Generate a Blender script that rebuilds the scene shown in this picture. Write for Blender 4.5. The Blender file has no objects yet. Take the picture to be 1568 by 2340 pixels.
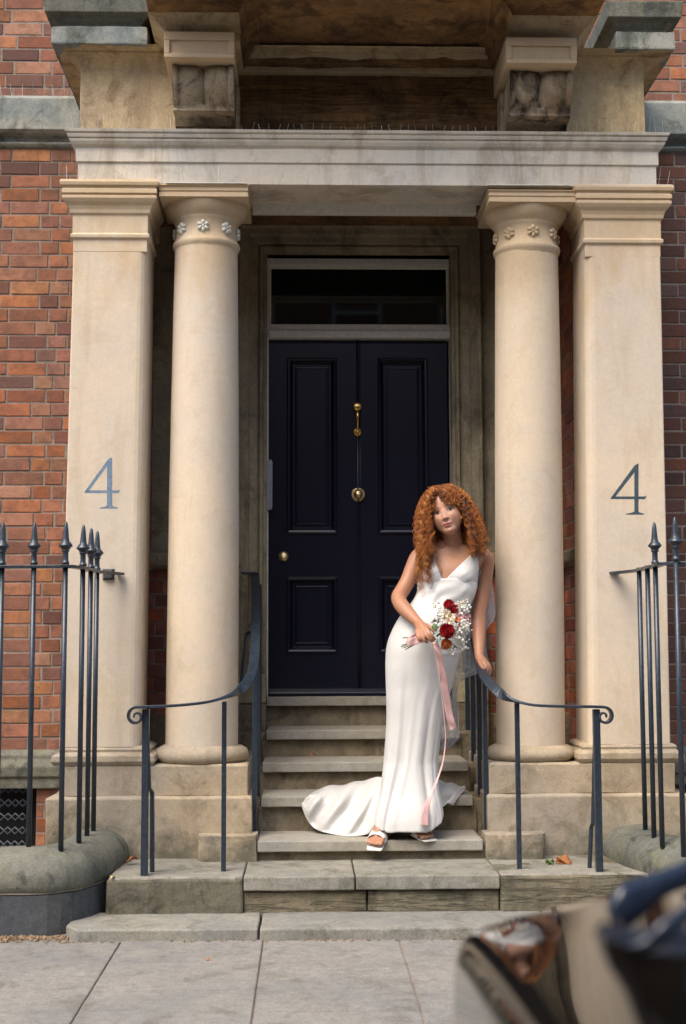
import bpy, bmesh, math, random
import numpy as np
from mathutils import Vector, Matrix, noise
random.seed(7); np.random.seed(7)
sc = bpy.context.scene
R = math.radians
# ------------------------------------------------------------------ camera
CAM_H = 1.25
PITCH, YAW, ROLL, FPX = R(5.47), R(1.6), R(-0.19), 3083.0
fwd = Vector((math.sin(YAW)*math.cos(PITCH), math.cos(YAW)*math.cos(PITCH), math.sin(PITCH)))
rgt0 = Vector((math.cos(YAW), -math.sin(YAW), 0)); up0 = rgt0.cross(fwd)
rgt = rgt0*math.cos(ROLL) + up0*math.sin(ROLL); upv = rgt.cross(fwd)
cam = bpy.data.objects.new("camera", bpy.data.cameras.new("camera"))
sc.collection.objects.link(cam); sc.camera = cam
m = Matrix((rgt, upv, -fwd)).transposed().to_4x4(); m.translation = Vector((0, 0, CAM_H))
cam.matrix_world = m
cam.data.sensor_fit = 'VERTICAL'; cam.data.sensor_height = 36.0; cam.data.lens = 36.0*FPX/2339.0
cam.data.clip_start = 0.05; cam.data.clip_end = 500
cam.data.dof.use_dof = True; cam.data.dof.focus_distance = 6.55; cam.data.dof.aperture_fstop = 4.5
# ------------------------------------------------------------------ world, sun, exposure
SUN_EL, SUN_AZ = R(56), R(-38)       # azimuth: sun stands behind the camera, to its left
w = bpy.data.worlds.new("World"); sc.world = w; w.use_nodes = True
nt = w.node_tree; bg = nt.nodes["Background"]
sky = nt.nodes.new("ShaderNodeTexSky"); sky.sky_type = 'NISHITA'; sky.sun_disc = False
sky.sun_elevation = SUN_EL; sky.sun_rotation = math.pi + SUN_AZ*-1; sky.air_density = 1.0; sky.dust_density = 4.0
sky.ozone_density = 0.6
nt.links.new(sky.outputs[0], bg.inputs[0]); bg.inputs[1].default_value = 0.15
sl = bpy.data.lights.new("sun", 'SUN'); sl.energy = 1.25; sl.angle = R(40); sl.color = (1.0, 0.95, 0.87)
so = bpy.data.objects.new("sun", sl); sc.collection.objects.link(so)
sd = Vector((math.sin(SUN_AZ)*math.cos(SUN_EL), -math.cos(SUN_AZ)*math.cos(SUN_EL), math.sin(SUN_EL)))
so.rotation_euler = sd.to_track_quat('Z', 'Y').to_euler()
sc.view_settings.view_transform = 'Standard'; sc.view_settings.look = 'None'
sc.view_settings.exposure = 1.08; sc.view_settings.gamma = 1.0
sc.cycles.use_denoising = True
sc.cycles.max_bounces = 8; sc.cycles.transparent_max_bounces = 16
# ------------------------------------------------------------------ helpers
def P(px, py, D):
    """point at depth D (metres in front of the camera, world Y) seen at overview pixel px,py"""
    r = fwd*FPX + rgt*(px-784.0) - upv*(py-1169.5)
    t = D/r.y
    return Vector((r.x*t, D, CAM_H + r.z*t))
def X(px, D, py=1465): return P(px, py, D).x
def Z(py, D, px=784): return P(px, py, D).z
def UV(pt):
    v = Vector(pt) - Vector((0, 0, CAM_H)); d = v.dot(fwd)
    return 784 + FPX*v.dot(rgt)/d, 1169.5 - FPX*v.dot(upv)/d
class MB:
    def __init__(s): s.v = []; s.f = []; s.c = []; s.smooth = []
    def add(s, vs, fs, col=None, smooth=False):
        b = len(s.v); s.v += [tuple(v) for v in vs]
        for f in fs: s.f.append(tuple(b+i for i in f)); s.c.append(col); s.smooth.append(smooth)
    def box(s, x0, x1, y0, y1, z0, z1, col=None):
        vs = [(x, y, z) for z in (z0, z1) for y in (y0, y1) for x in (x0, x1)]
        s.add(vs, [(0,2,3,1),(4,5,7,6),(0,1,5,4),(1,3,7,5),(3,2,6,7),(2,0,4,6)], col)
    def prism(s, pts, z0, z1, axis='z', col=None):
        """pts in plan (ccw) extruded z0..z1; axis 'y': pts are (x,z) extruded in y"""
        n = len(pts)
        if axis == 'z': vs = [(p[0], p[1], z0) for p in pts]+[(p[0], p[1], z1) for p in pts]
        elif axis == 'y': vs = [(p[0], z0, p[1]) for p in pts]+[(p[0], z1, p[1]) for p in pts]
        else: vs = [(z0, p[0], p[1]) for p in pts]+[(z1, p[0], p[1]) for p in pts]
        fs = [tuple(range(n))[::-1], tuple(range(n, 2*n))]+[(i, (i+1) % n, n+(i+1) % n, n+i) for i in range(n)]
        s.add(vs, fs, col)
    def lathe(s, prof, cx, cy, n=48, cz=0.0, smooth=True, axis='z', col=None):
        vs = []; fs = []
        for r, z in prof:
            for i in range(n):
                a = 2*math.pi*i/n
                if axis == 'z': vs.append((cx+r*math.cos(a), cy+r*math.sin(a), cz+z))
                else: vs.append((cx+r*math.cos(a), cy-z, cz+r*math.sin(a)))   # axis toward the camera
        m_ = len(prof)
        for j in range(m_-1):
            for i in range(n):
                k = (i+1) % n; fs.append((j*n+i, j*n+k, (j+1)*n+k, (j+1)*n+i))
        fs.append(tuple(range(n))[::-1]); fs.append(tuple((m_-1)*n+i for i in range(n)))
        s.add(vs, fs, col, smooth)
    def tube(s, pts, rad, n=10, smooth=True, col=None, cap=True):
        pts = [Vector(p) for p in pts]; N = len(pts)
        if not hasattr(rad, '__len__'): rad = [rad]*N
        vs = []; ref = Vector((0.3, 0.2, 1)).normalized(); prev = None
        for i, p in enumerate(pts):
            t = (pts[min(i+1, N-1)]-pts[max(i-1, 0)]).normalized()
            if prev is None:
                if abs(t.dot(ref)) > .95: ref = Vector((1, 0, 0))
                u = t.cross(ref).normalized()
            else:
                u = (prev - t*prev.dot(t)).normalized()
            prev = u; v_ = t.cross(u)
            for k in range(n):
                a = 2*math.pi*k/n; vs.append(p+(u*math.cos(a)+v_*math.sin(a))*rad[i])
        fs = []
        for j in range(N-1):
            for i in range(n):
                k = (i+1) % n; fs.append((j*n+i, j*n+k, (j+1)*n+k, (j+1)*n+i))
        if cap: fs += [tuple(range(n))[::-1], tuple((N-1)*n+i for i in range(n))]
        s.add(vs, fs, col, smooth)
    def ring(s, prof, x0, x1, y0, yb, top=True, bottom=True, col=None, smooth=False):
        """moulding with mitred returns round a block x0..x1, front y0, running back to yb; prof = (projection, z) upwards"""
        vs = []; fs = []
        for d, z in prof: vs += [(x0-d, yb, z), (x0-d, y0-d, z), (x1+d, y0-d, z), (x1+d, yb, z)]
        for j in range(len(prof)-1):
            a, b = 4*j, 4*j+4
            fs += [(a, b, b+1, a+1), (a+1, b+1, b+2, a+2), (a+2, b+2, b+3, a+3), (a+3, b+3, b, a)]
        fs = [f[::-1] for f in fs]
        n = len(prof)-1
        if bottom: fs.append((3, 2, 1, 0))
        if top: fs.append((4*n, 4*n+1, 4*n+2, 4*n+3))
        s.add(vs, fs, col, smooth)
    def sweep(s, path, prof, smooth=False, col=None, closed_prof=True):
        """profile (n,z) swept along a plan path [(x,y)]; n to the right of travel"""
        N = len(path); k = len(prof); vs = []; fs = []
        for i in range(N):
            a = Vector(path[max(i-1, 0)][:2]); b = Vector(path[min(i+1, N-1)][:2]); t = (b-a).normalized()
            nrm = Vector((t.y, -t.x)); sc_ = 1.0
            if 0 < i < N-1:
                t1 = (Vector(path[i][:2])-a).normalized(); c_ = max(.5, abs(Vector((t1.y, -t1.x)).dot(nrm))); sc_ = 1/c_
            for n_, z_ in prof: vs.append((path[i][0]+nrm.x*n_*sc_, path[i][1]+nrm.y*n_*sc_, z_))
        for i in range(N-1):
            for j in range(k if closed_prof else k-1):
                j2 = (j+1) % k; fs.append((i*k+j, i*k+j2, (i+1)*k+j2, (i+1)*k+j))
        if closed_prof: fs += [tuple(range(k))[::-1], tuple((N-1)*k+j for j in range(k))]
        s.add(vs, fs, col, smooth)
    def flatbar(s, pts, ws, wid, thk, smooth=False):
        """flat bar along pts with width directions ws"""
        vs = []; N = len(pts)
        for i in range(N):
            p = Vector(pts[i]); t = (Vector(pts[min(i+1, N-1)])-Vector(pts[max(i-1, 0)])).normalized()
            w_ = Vector(ws[i]); w_ = (w_-t*w_.dot(t)).normalized(); n_ = t.cross(w_).normalized()
            W = wid if not hasattr(wid, '__len__') else wid[i]; T = thk if not hasattr(thk, '__len__') else thk[i]
            vs += [p-w_*W/2-n_*T/2, p+w_*W/2-n_*T/2, p+w_*W/2+n_*T/2, p-w_*W/2+n_*T/2]
        fs = [(0, 3, 2, 1), (4*N-4, 4*N-3, 4*N-2, 4*N-1)]
        for i in range(N-1):
            for j in range(4):
                k = (j+1) % 4; fs.append((4*i+j, 4*i+k, 4*i+4+k, 4*i+4+j))
        s.add(vs, fs, None, smooth)
    def build(s, name, mat=None, parent=None, bevel=0, seg=2, sub=0, cuts=0, rough=0, rscale=8, fixn=True, solid=0):
        me = bpy.data.meshes.new(name); me.from_pydata(s.v, [], s.f); me.update()
        if any(c is not None for c in s.c):
            ca = me.color_attributes.new("Col", 'FLOAT_COLOR', 'CORNER'); arr = []
            for f, c in zip(s.f, s.c):
                c = c or (1, 1, 1); arr += [c[0], c[1], c[2], 1.0]*len(f)
            ca.data.foreach_set("color", arr)
        me.polygons.foreach_set("use_smooth", s.smooth)
        bm = None
        if fixn or cuts or rough:
            bm = bmesh.new(); bm.from_mesh(me)
            if fixn: bmesh.ops.recalc_face_normals(bm, faces=bm.faces)
            if cuts:
                for _ in range(12):
                    es = [e for e in bm.edges if e.calc_length() > cuts]
                    if not es: break
                    bmesh.ops.subdivide_edges(bm, edges=es, cuts=1, use_grid_fill=True)
                bmesh.ops.triangulate(bm, faces=[f for f in bm.faces if len(f.verts) > 4])
            if rough:
                bm.normal_update()
                for v in bm.verts:
                    p = v.co
                    d = noise.fractal(p*rscale, 1.0, 2.0, 4)
                    k = 1+.8*noise.noise(p*1.3)
                    v.co = p + v.normal*d*rough*k
            bm.to_mesh(me); bm.free()
        o = bpy.data.objects.new(name, me); sc.collection.objects.link(o)
        if mat: me.materials.append(mat)
        if bevel:
            b = o.modifiers.new("bevel", 'BEVEL'); b.width = bevel; b.segments = seg; b.limit_method = 'ANGLE'; b.angle_limit = R(32)
            b.harden_normals = False
        if solid:
            q = o.modifiers.new("solid", 'SOLIDIFY'); q.thickness = solid; q.offset = 0
        if sub:
            q = o.modifiers.new("sub", 'SUBSURF'); q.levels = sub; q.render_levels = sub
        if parent: o.parent = parent; o.matrix_parent_inverse = parent.matrix_world.inverted() if parent.type != 'EMPTY' else Matrix.Translation(-parent.location)
        return o
def tag(o, label=None, cat=None, group=None, kind=None):
    if label: o["label"] = label
    if cat: o["category"] = cat
    if group: o["group"] = group
    if kind: o["kind"] = kind
    return o
def empty(name, loc, label=None, cat=None, group=None):
    o = bpy.data.objects.new(name, None); sc.collection.objects.link(o); o.location = loc
    o.empty_display_size = .1; bpy.context.view_layer.update()
    return tag(o, label, cat, group)
def copy_tree(o, parent=None):
    c = o.copy(); sc.collection.objects.link(c)
    if parent: c.parent = parent
    for ch in [q for q in sc.objects if q.parent == o]: copy_tree(ch, c)
    return c
def lerp(a, b, t): return a+(b-a)*t
def interp(tab, x):
    """tab: rows sorted by [0]; smooth interpolation of the other columns"""
    if x <= tab[0][0]: return list(tab[0][1:])
    if x >= tab[-1][0]: return list(tab[-1][1:])
    for i in range(len(tab)-1):
        a, b = tab[i], tab[i+1]
        if a[0] <= x <= b[0]:
            t = (x-a[0])/(b[0]-a[0]); out = []
            p = tab[max(i-1, 0)]; q = tab[min(i+2, len(tab)-1)]
            for k in range(1, len(a)):
                m0 = (b[k]-p[k])/(b[0]-p[0])*(b[0]-a[0]); m1 = (q[k]-a[k])/(q[0]-a[0])*(b[0]-a[0])
                out.append((2*t**3-3*t*t+1)*a[k]+(t**3-2*t*t+t)*m0+(-2*t**3+3*t*t)*b[k]+(t**3-t*t)*m1)
            return out
def spline(pts, n=8):
    pts = [Vector(p) for p in pts]; out = []
    for i in range(len(pts)-1):
        p0 = pts[max(i-1, 0)]; p1 = pts[i]; p2 = pts[i+1]; p3 = pts[min(i+2, len(pts)-1)]
        for k in range(n):
            t = k/n
            out.append(.5*((2*p1)+(p2-p0)*t+(2*p0-5*p1+4*p2-p3)*t*t+(3*p1-p0-3*p2+p3)*t**3))
    out.append(pts[-1]); return out
# ------------------------------------------------------------------ materials
class NT:
    def __init__(s, name):
        s.m = bpy.data.materials.new(name); s.m.use_nodes = True; s.t = s.m.node_tree; s.b = s.t.nodes["Principled BSDF"]
        s.g = s.t.nodes.new("ShaderNodeNewGeometry"); s.pos = s.g.outputs["Position"]
    def n(s, ty, **kw):
        o = s.t.nodes.new(ty)
        for k, v in kw.items(): setattr(o, k, v)
        return o
    def link(s, a, b): s.t.links.new(a, b)
    def mapping(s, scale, loc=(0, 0, 0)):
        o = s.n("ShaderNodeMapping"); o.inputs["Scale"].default_value = scale; o.inputs["Location"].default_value = loc
        s.link(s.pos, o.inputs[0]); return o.outputs[0]
    def noise(s, scale, detail=6, rough=.6, vec=None, dist=0):
        o = s.n("ShaderNodeTexNoise"); o.inputs["Scale"].default_value = scale; o.inputs["Detail"].default_value = detail
        o.inputs["Roughness"].default_value = rough; o.inputs["Distortion"].default_value = dist
        s.link(vec or s.pos, o.inputs["Vector"]); return o.outputs["Fac"]
    def ramp(s, fac, stops):
        o = s.n("ShaderNodeValToRGB"); e = o.color_ramp.elements
        while len(e) < len(stops): e.new(.5)
        for k, (p, c) in enumerate(stops):
            e[k].position = p; e[k].color = (c, c, c, 1) if not hasattr(c, '__len__') else (*c, 1)
        s.link(fac, o.inputs[0]); return o.outputs[0]
    def mix(s, fac, a, b, mode='MIX'):
        o = s.n("ShaderNodeMix", data_type='RGBA', blend_type=mode)
        for sock, v in ((o.inputs[0], fac), (o.inputs[6], a), (o.inputs[7], b)):
            if hasattr(v, 'links'): s.link(v, sock)
            elif hasattr(v, '__len__'): sock.default_value = (*v, 1)
            else: sock.default_value = v
        return o.outputs[2]
    def math(s, op, a, b=0):
        o = s.n("ShaderNodeMath", operation=op)
        for sock, v in ((o.inputs[0], a), (o.inputs[1], b)):
            if hasattr(v, 'links'): s.link(v, sock)
            else: sock.default_value = v
        return o.outputs[0]
    def bump(s, h, dist=.003, strength=1, nrm=None):
        o = s.n("ShaderNodeBump"); o.inputs["Distance"].default_value = dist; o.inputs["Strength"].default_value = strength
        s.link(h, o.inputs["Height"])
        if nrm: s.link(nrm, o.inputs["Normal"])
        return o.outputs[0]
    def out(s, col=None, rough=None, nrm=None, **kw):
        for nm, v in (("Base Color", col), ("Roughness", rough), ("Normal", nrm)):
            if v is None: continue
            if hasattr(v, 'links'): s.link(v, s.b.inputs[nm])
            else: s.b.inputs[nm].default_value = (*v, 1) if hasattr(v, '__len__') else v
        for k, v in kw.items(): s.b.inputs[k].default_value = v
        return s.m
def stone(name, base, alt, stain, stain_amt=.5, streak=.5, grain=.35, pit=.5, bump=.002, seed=0, strata=0, moss=None, splash=None, toptone=None):
    t = NT(name); off = (seed*3.1, seed*1.7, seed*2.3)
    big = t.noise(1.6, 5, .6, t.mapping((1, 1, 1), off), .4)
    c = t.mix(t.ramp(big, [(.42, 0), (.58, 1)]), base, alt)
    stk = t.noise(3.2, 6, .65, t.mapping((1.6, 1.6, .28), off), .8)
    c = t.mix(t.math('MULTIPLY', t.ramp(stk, [(.50, 0), (.64, 1)]), streak), c, stain)
    blot = t.noise(5.5, 8, .7, t.mapping((1, 1, 1), off), .6)
    c = t.mix(t.math('MULTIPLY', t.ramp(blot, [(.53, 0), (.63, 1)]), stain_amt), c, stain)
    if toptone:  # colour shifts to the second tone towards the top, broken up by noise
        zt_, col_ = toptone; sx = t.n("ShaderNodeSeparateXYZ"); t.link(t.pos, sx.inputs[0])
        hgt = t.math('MULTIPLY', t.math('SUBTRACT', sx.outputs[2], zt_), 1.6)
        sp = t.math('ADD', hgt, t.math('MULTIPLY', t.math('SUBTRACT', t.noise(3.2, 7, .65, t.mapping((1.5, 1.5, .5), off)), .5), 3.2))
        c = t.mix(t.math('MULTIPLY', t.ramp(sp, [(.35, 0), (1.0, 1)]), .55), c, col_)
    if splash:
        zt_, col_ = splash; sx = t.n("ShaderNodeSeparateXYZ"); t.link(t.pos, sx.inputs[0])
        hgt = t.math('MULTIPLY', t.math('SUBTRACT', zt_, sx.outputs[2]), 3.2)
        sp = t.math('ADD', hgt, t.math('MULTIPLY', t.math('SUBTRACT', t.noise(5, 8, .7), .5), 3.0))
        c = t.mix(t.math('MULTIPLY', t.ramp(sp, [(.30, 0), (.95, 1)]), .8), c, col_)
    if moss:
        mo = t.noise(9, 8, .72, t.mapping((1, 1, 1), (seed+5, 0, 1)))
        c = t.mix(t.math('MULTIPLY', t.ramp(mo, [(.52, 0), (.66, 1)]), .7), c, moss)
    gr = t.noise(120, 3, .8); fine = t.noise(24, 7, .78)
    if strata:
        st = t.noise(2.6, 7, .62, t.mapping((1.2, 1.2, 13), off), 1.6)
        c = t.mix(t.math('MULTIPLY', t.ramp(st, [(.45, 0), (.62, 1)]), strata), c, tuple(q*.45 for q in stain))
    g1 = t.ramp(gr, [(.30, 1-grain), (.66, 1)])
    c = t.mix(1.0, c, g1, 'MULTIPLY')
    g2 = t.ramp(fine, [(.34, 1-grain*.9), (.62, 1.0)])
    c = t.mix(.8, c, g2, 'MULTIPLY')
    pits = t.noise(26, 4, .6, t.mapping((1, 1, 1), off)); pm = t.ramp(pits, [(.70, 0), (.74, 1)])
    c = t.mix(t.math('MULTIPLY', pm, pit*.6), c, tuple(q*.4 for q in stain))
    h = t.math('ADD', t.math('MULTIPLY', fine, .6), t.math('MULTIPLY', gr, .25))
    h = t.math('ADD', h, t.math('MULTIPLY', t.noise(9, 6, .65), 1.1))
    h = t.math('SUBTRACT', h, t.math('MULTIPLY', pm, pit))
    if strata: h = t.math('SUBTRACT', h, t.math('MULTIPLY', t.ramp(st, [(.5, 0), (.6, 1)]), 2.0*strata))
    return t.out(c, .88, t.bump(h, bump), **{"Specular IOR Level": .25})
def plain(name, col, rough=.5, metal=0, nscale=30, namt=.25, bump=.0, **kw):
    t = NT(name); n1 = t.noise(nscale, 5, .7)
    c = t.mix(t.ramp(n1, [(.3, 0), (.7, 1)]), tuple(q*(1-namt) for q in col), tuple(min(1, q*(1+namt)) for q in col))
    return t.out(c, rough, t.bump(n1, bump) if bump else None, Metallic=metal, **kw)
M = {}
M['cream'] = stone("sandstone_cream", (.645, .53, .39), (.59, .505, .40), (.46, .345, .21), .24, .34, .10, .30, .0012, 1, toptone=(2.75, (.50, .34, .17)))
M['cream_rough'] = stone("sandstone_plinth", (.48, .385, .26), (.41, .35, .27), (.26, .205, .13), .6, .45, .24, .6, .004, 2, splash=(.50, (.10, .10, .07)))
M['grey'] = stone("gritstone_grey", (.66, .585, .47), (.56, .53, .47), (.33, .27, .19), .45, .6, .14, .3, .002, 3)
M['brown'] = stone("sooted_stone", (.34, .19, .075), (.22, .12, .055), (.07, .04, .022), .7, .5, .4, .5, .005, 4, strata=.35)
M['tan'] = stone("weathered_tan", (.56, .43, .24), (.46, .36, .23), (.16, .10, .05), .55, .4, .3, .4, .003, 5)
M['console'] = stone("soot_streaked_stone", (.50, .41, .28), (.33, .24, .15), (.045, .03, .02), .7, 1.0, .35, .5, .004, 6)
M['slate'] = stone("blue_grey_lichen_stone", (.23, .265, .255), (.40, .395, .33), (.09, .10, .07), .7, .9, .35, .4, .003, 7)
M['surround'] = stone("surround_stone", (.42, .355, .225), (.31, .26, .175), (.10, .08, .055), .5, .6, .35, .2, .002, 8)
M['tread'] = stone("step_stone", (.42, .38, .30), (.37, .35, .30), (.23, .20, .15), .35, .25, .26, .3, .002, 9)
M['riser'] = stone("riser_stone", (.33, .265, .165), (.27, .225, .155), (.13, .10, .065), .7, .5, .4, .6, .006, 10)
M['landing'] = stone("landing_stone", (.36, .33, .27), (.30, .285, .24), (.12, .115, .085), .6, .3, .35, .5, .003, 11, moss=(.17, .18, .11))
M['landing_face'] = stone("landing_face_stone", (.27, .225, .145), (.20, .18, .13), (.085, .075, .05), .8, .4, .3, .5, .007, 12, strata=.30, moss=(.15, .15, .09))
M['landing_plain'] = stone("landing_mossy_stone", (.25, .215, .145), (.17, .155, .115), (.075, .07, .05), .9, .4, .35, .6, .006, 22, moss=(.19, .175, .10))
M['kerb'] = stone("mossy_kerb_stone", (.17, .175, .145), (.22, .215, .17), (.07, .075, .06), .8, .5, .4, .5, .005, 13, moss=(.25, .26, .15))
M['kerb_dark'] = stone("dark_kerb_stone", (.085, .092, .10), (.11, .11, .105), (.045, .05, .045), .5, .3, .4, .4, .004, 14)
M['slab'] = stone("pavement_flag", (.30, .28, .245), (.25, .24, .22), (.16, .145, .115), .55, .15, .36, .4, .003, 15)
M['kerbstep'] = stone("kerb_step_stone", (.33, .31, .255), (.27, .265, .235), (.15, .145, .11), .6, .2, .36, .4, .003, 21)
M['iron'] = plain("blue_black_iron_paint", (.017, .026, .038), .33, 0, 60, .6, .0012, **{"Specular IOR Level": .6})
M['door'] = plain("navy_gloss_paint", (.0060, .0070, .0165), .24, 0, 90, .25, .00012, **{"Specular IOR Level": .42})
M['frame'] = plain("stone_white_paint", (.62, .60, .52), .5, 0, 40, .14, .0006)
M['brass'] = plain("brass", (.72, .47, .13), .26, 1, 40, .25)
M['oldbrass'] = plain("dull_brass", (.55, .42, .22), .36, 1, 40, .25)
M['steel'] = plain("grey_metal", (.33, .34, .36), .4, .5, 40, .15)
M['spike'] = plain("spike_wire", (.60, .60, .58), .35, .6, 40, .1)
M['dark'] = plain("dark_void", (.008, .008, .008), .9)
M['mortar'] = stone("mortar", (.36, .29, .24), (.29, .24, .20), (.15, .13, .10), .5, .2, .4, .4, .003, 16)
M['blue4'] = plain("faded_slate_blue_paint", (.135, .19, .25), .7, 0, 60, .3)
M['dark4'] = plain("dark_slate_paint", (.035, .06, .075), .7, 0, 60, .4)
M['asphalt'] = plain("asphalt", (.05, .05, .05), .9, 0, 80, .4, .002)
def brickmat(name, mul):
    t = NT(name); a = t.n("ShaderNodeVertexColor", layer_name="Col")
    n1 = t.noise(14, 6, .7); n2 = t.noise(70, 5, .75)
    c = t.mix(t.math('MULTIPLY', t.ramp(n1, [(.42, 0), (.66, 1)]), .65), a.outputs[0], (.13, .075, .055))
    c = t.mix(t.math('MULTIPLY', t.ramp(n2, [(.55, 0), (.8, 1)]), .5), c, (.38, .22, .14))
    c = t.mix(1.0, c, (mul, mul, mul), 'MULTIPLY')
    h = t.math('ADD', t.math('MULTIPLY', n2, .5), n1)
    return t.out(c, .9, t.bump(h, .006), **{"Specular IOR Level": .2})
M['brick'] = brickmat("red_brick", .84)
# ================================================================== GROUND
def slab_mesh(rects, zt, th, mb, gap=.0028, jz=.003):
    for (x0, x1, y0, y1) in rects:
        dz = random.uniform(-jz, jz)
        mb.box(x0+gap, x1-gap, y0+gap, y1-gap, zt-th, zt+dz)
o = MB(); o.box(-60, 60, -40, 2.45, -.32, -.12); tag(o.build("road", M['asphalt']), kind="structure")
o = MB(); o.box(-60, 60, 2.58, 7.9, -.3, .022); tag(o.build("ground", M['mortar']), kind="structure")
mb = MB(); xx = -14.0
while xx < 14: L = .9+random.uniform(-.05, .08); mb.box(xx+.003, xx+L-.003, 2.45, 2.60, -.2, 0.032); xx += L
tag(mb.build("kerb", M['slab'], bevel=.012, seg=3), kind="structure")
rects = []
cols = [-.755, -.173, .385, 1.02, 1.70, 2.5, 3.3, 4.2, 5.2, 6.4]; cols = [-6.4, -5.2, -4.1, -3.2, -2.35, -1.55]+cols
spl = {-1.55: [5.14], -.755: [4.91], -.173: [5.19, 4.62], .385: [5.03, 4.3]}
for i in range(len(cols)-1):
    c0, c1 = cols[i], cols[i+1]
    ys = [6.3]+(spl.get(c0) or [random.uniform(4.9, 5.3)])
    while ys[-1] > 3.3: ys.append(ys[-1]-random.uniform(.55, .85))
    ys = [y for y in ys if y > 2.9]+[2.61]
    for a, b in zip(ys[:-1], ys[1:]): rects.append((c0, c1, b, a))
mb = MB(); slab_mesh(rects, 0.03, .09, mb)
tag(mb.build("pavement", M['slab'], bevel=.006, cuts=.12, rough=.0022, rscale=5), kind="structure")
# ================================================================== STEPS
st = empty("stone_steps", (.3, 6.2, 0), "worn sandstone flight of steps rising from the pavement to the black door", "steps")
D0, D1 = 5.676, 5.99
zk, zl = .079, .231
# kerb step in three stones
def rough_box(nm, x0, x1, y0, y1, z0, z1, mat, parent, bevel=.008, rough=.003, cuts=.05, label=None):
    b = MB(); b.box(x0, x1, y0, y1, z0, z1); q = b.build(nm, mat, parent, bevel=0, cuts=cuts, rough=rough, rscale=6)
    q.modifiers.new("bevel", 'BEVEL'); mm = q.modifiers["bevel"]; mm.width = bevel; mm.segments = 2; mm.limit_method = 'ANGLE'; mm.angle_limit = R(50)
    if label: q["label"] = label
    return q
xk0 = X(147, D0, 2125); xk1 = 2*.288-xk0
xj = X(592, D0, 2130)
b = MB(); b.prism([(xk0, D1+.05), (xk0-.01, D0+.10), (xk0+.055, D0), (xj-.004, D0), (xj-.004, D1+.05)], -.01, zk)
b.build("kerb_step", M['kerbstep'], st, bevel=.008, seg=3, cuts=.08, rough=.003, rscale=7)
rough_box("kerb_step", xj+.004, 1.02, D0+.003, D1+.05, -.01, zk-.002, M['kerbstep'], st)
rough_box("kerb_step", 1.028, xk1, D0, D1+.05, -.01, zk, M['kerbstep'], st)
# landing: face stones and top slabs
xl0 = X(243, D1, 2005); xl1 = 2*.288-xl0+.05
xa, xb, xc = X(557, D1, 2010), X(812, D1, 2010), X(1142, D1, 2010)
rough_box("landing_stone", xl0, xa-.003, D1, 6.52, .0, zl-.004, M['landing_plain'], st, rough=.006, bevel=.012)
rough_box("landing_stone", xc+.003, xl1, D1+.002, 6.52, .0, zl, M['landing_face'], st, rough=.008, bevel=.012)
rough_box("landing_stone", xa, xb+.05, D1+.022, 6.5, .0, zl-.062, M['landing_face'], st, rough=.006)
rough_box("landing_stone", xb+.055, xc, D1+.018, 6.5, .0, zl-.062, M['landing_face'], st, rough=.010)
rough_box("landing_slab", xa, xb-.003, D1-.004, 6.5, zl-.058, zl+.002, M['landing'], st, rough=.002, bevel=.006)
rough_box("landing_slab", xb+.003, xc, D1-.002, 6.5, zl-.058, zl+.003, M['landing'], st, rough=.002, bevel=.006)
rough_box("landing_stone", xl0-.30, xl0+.02, D1+.13, 6.52, .0, zl-.004, M['landing_plain'], st, rough=.005)
rough_box("landing_slab", xl0+.008, xa-.004, D1+.006, 6.53, zl-.022, zl+.003, M['landing'], st, rough=.002)
rough_box("landing_slab", xc+.006, xl1+.3, D1+.006, 6.53, zl-.022, zl+.003, M['landing'], st, rough=.002)
# treads
NOS = [6.40, 6.70, 6.985, 7.31, 7.66]; ZT = [Z(y_, d_, 700) for y_, d_ in zip((1921, 1819.5, 1741.5, 1668, 1592), NOS)]
TX0, TX1 = -.213, .826
for i, (d, z) in enumerate(zip(NOS, ZT)):
    zb = zl if i == 0 else ZT[i-1]
    x0, x1 = TX0+random.uniform(-.012, .008), TX1+random.uniform(-.01, .012)
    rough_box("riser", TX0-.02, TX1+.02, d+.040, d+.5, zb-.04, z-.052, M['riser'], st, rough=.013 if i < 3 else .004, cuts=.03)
    rough_box("tread", x0, x1, d, d+.40, z-.05, z, M['tread'], st, rough=.0018, bevel=.005)
    for s in (-1, 1):
        xa_, xb_ = (X(545, d, 1800)-.05, x0-.004) if s < 0 else (x1+.004, .99)
        rough_box("cheek_block", xa_, xb_, d+.045+.02*random.random(), d+.6, zb-.05, z-random.uniform(.012, .03), M['riser'], st, rough=.005, bevel=.01)
# apron stones either side of the lowest tread
def rounded_apron(x0, x1, left):
    r = .06; pts = []
    if left:
        pts = [(x1, 6.395), (x1, 6.56), (x0, 6.56), (x0, 6.395+r)]
        pts += [(x0+r-r*math.cos(a), 6.395+r-r*math.sin(a)) for a in [R(k) for k in range(15, 91, 15)]]
    else:
        pts = [(x0, 6.56), (x0, 6.395)]+[(x1-r*.4+r*.4*math.sin(a), 6.395+r*.4-r*.4*math.cos(a)) for a in [R(k) for k in range(0, 91, 30)]]+[(x1, 6.56)]
    b = MB(); b.prism(pts, zl-.02, ZT[0]+.024); return b.build("apron_stone", M['cream_rough'], st, bevel=.012, seg=3, cuts=.04, rough=.009, rscale=8)
rounded_apron(X(452, 6.4, 1900), TX0-.016, True); rounded_apron(TX1+.014, X(1245, 6.4, 1900), False)
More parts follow.
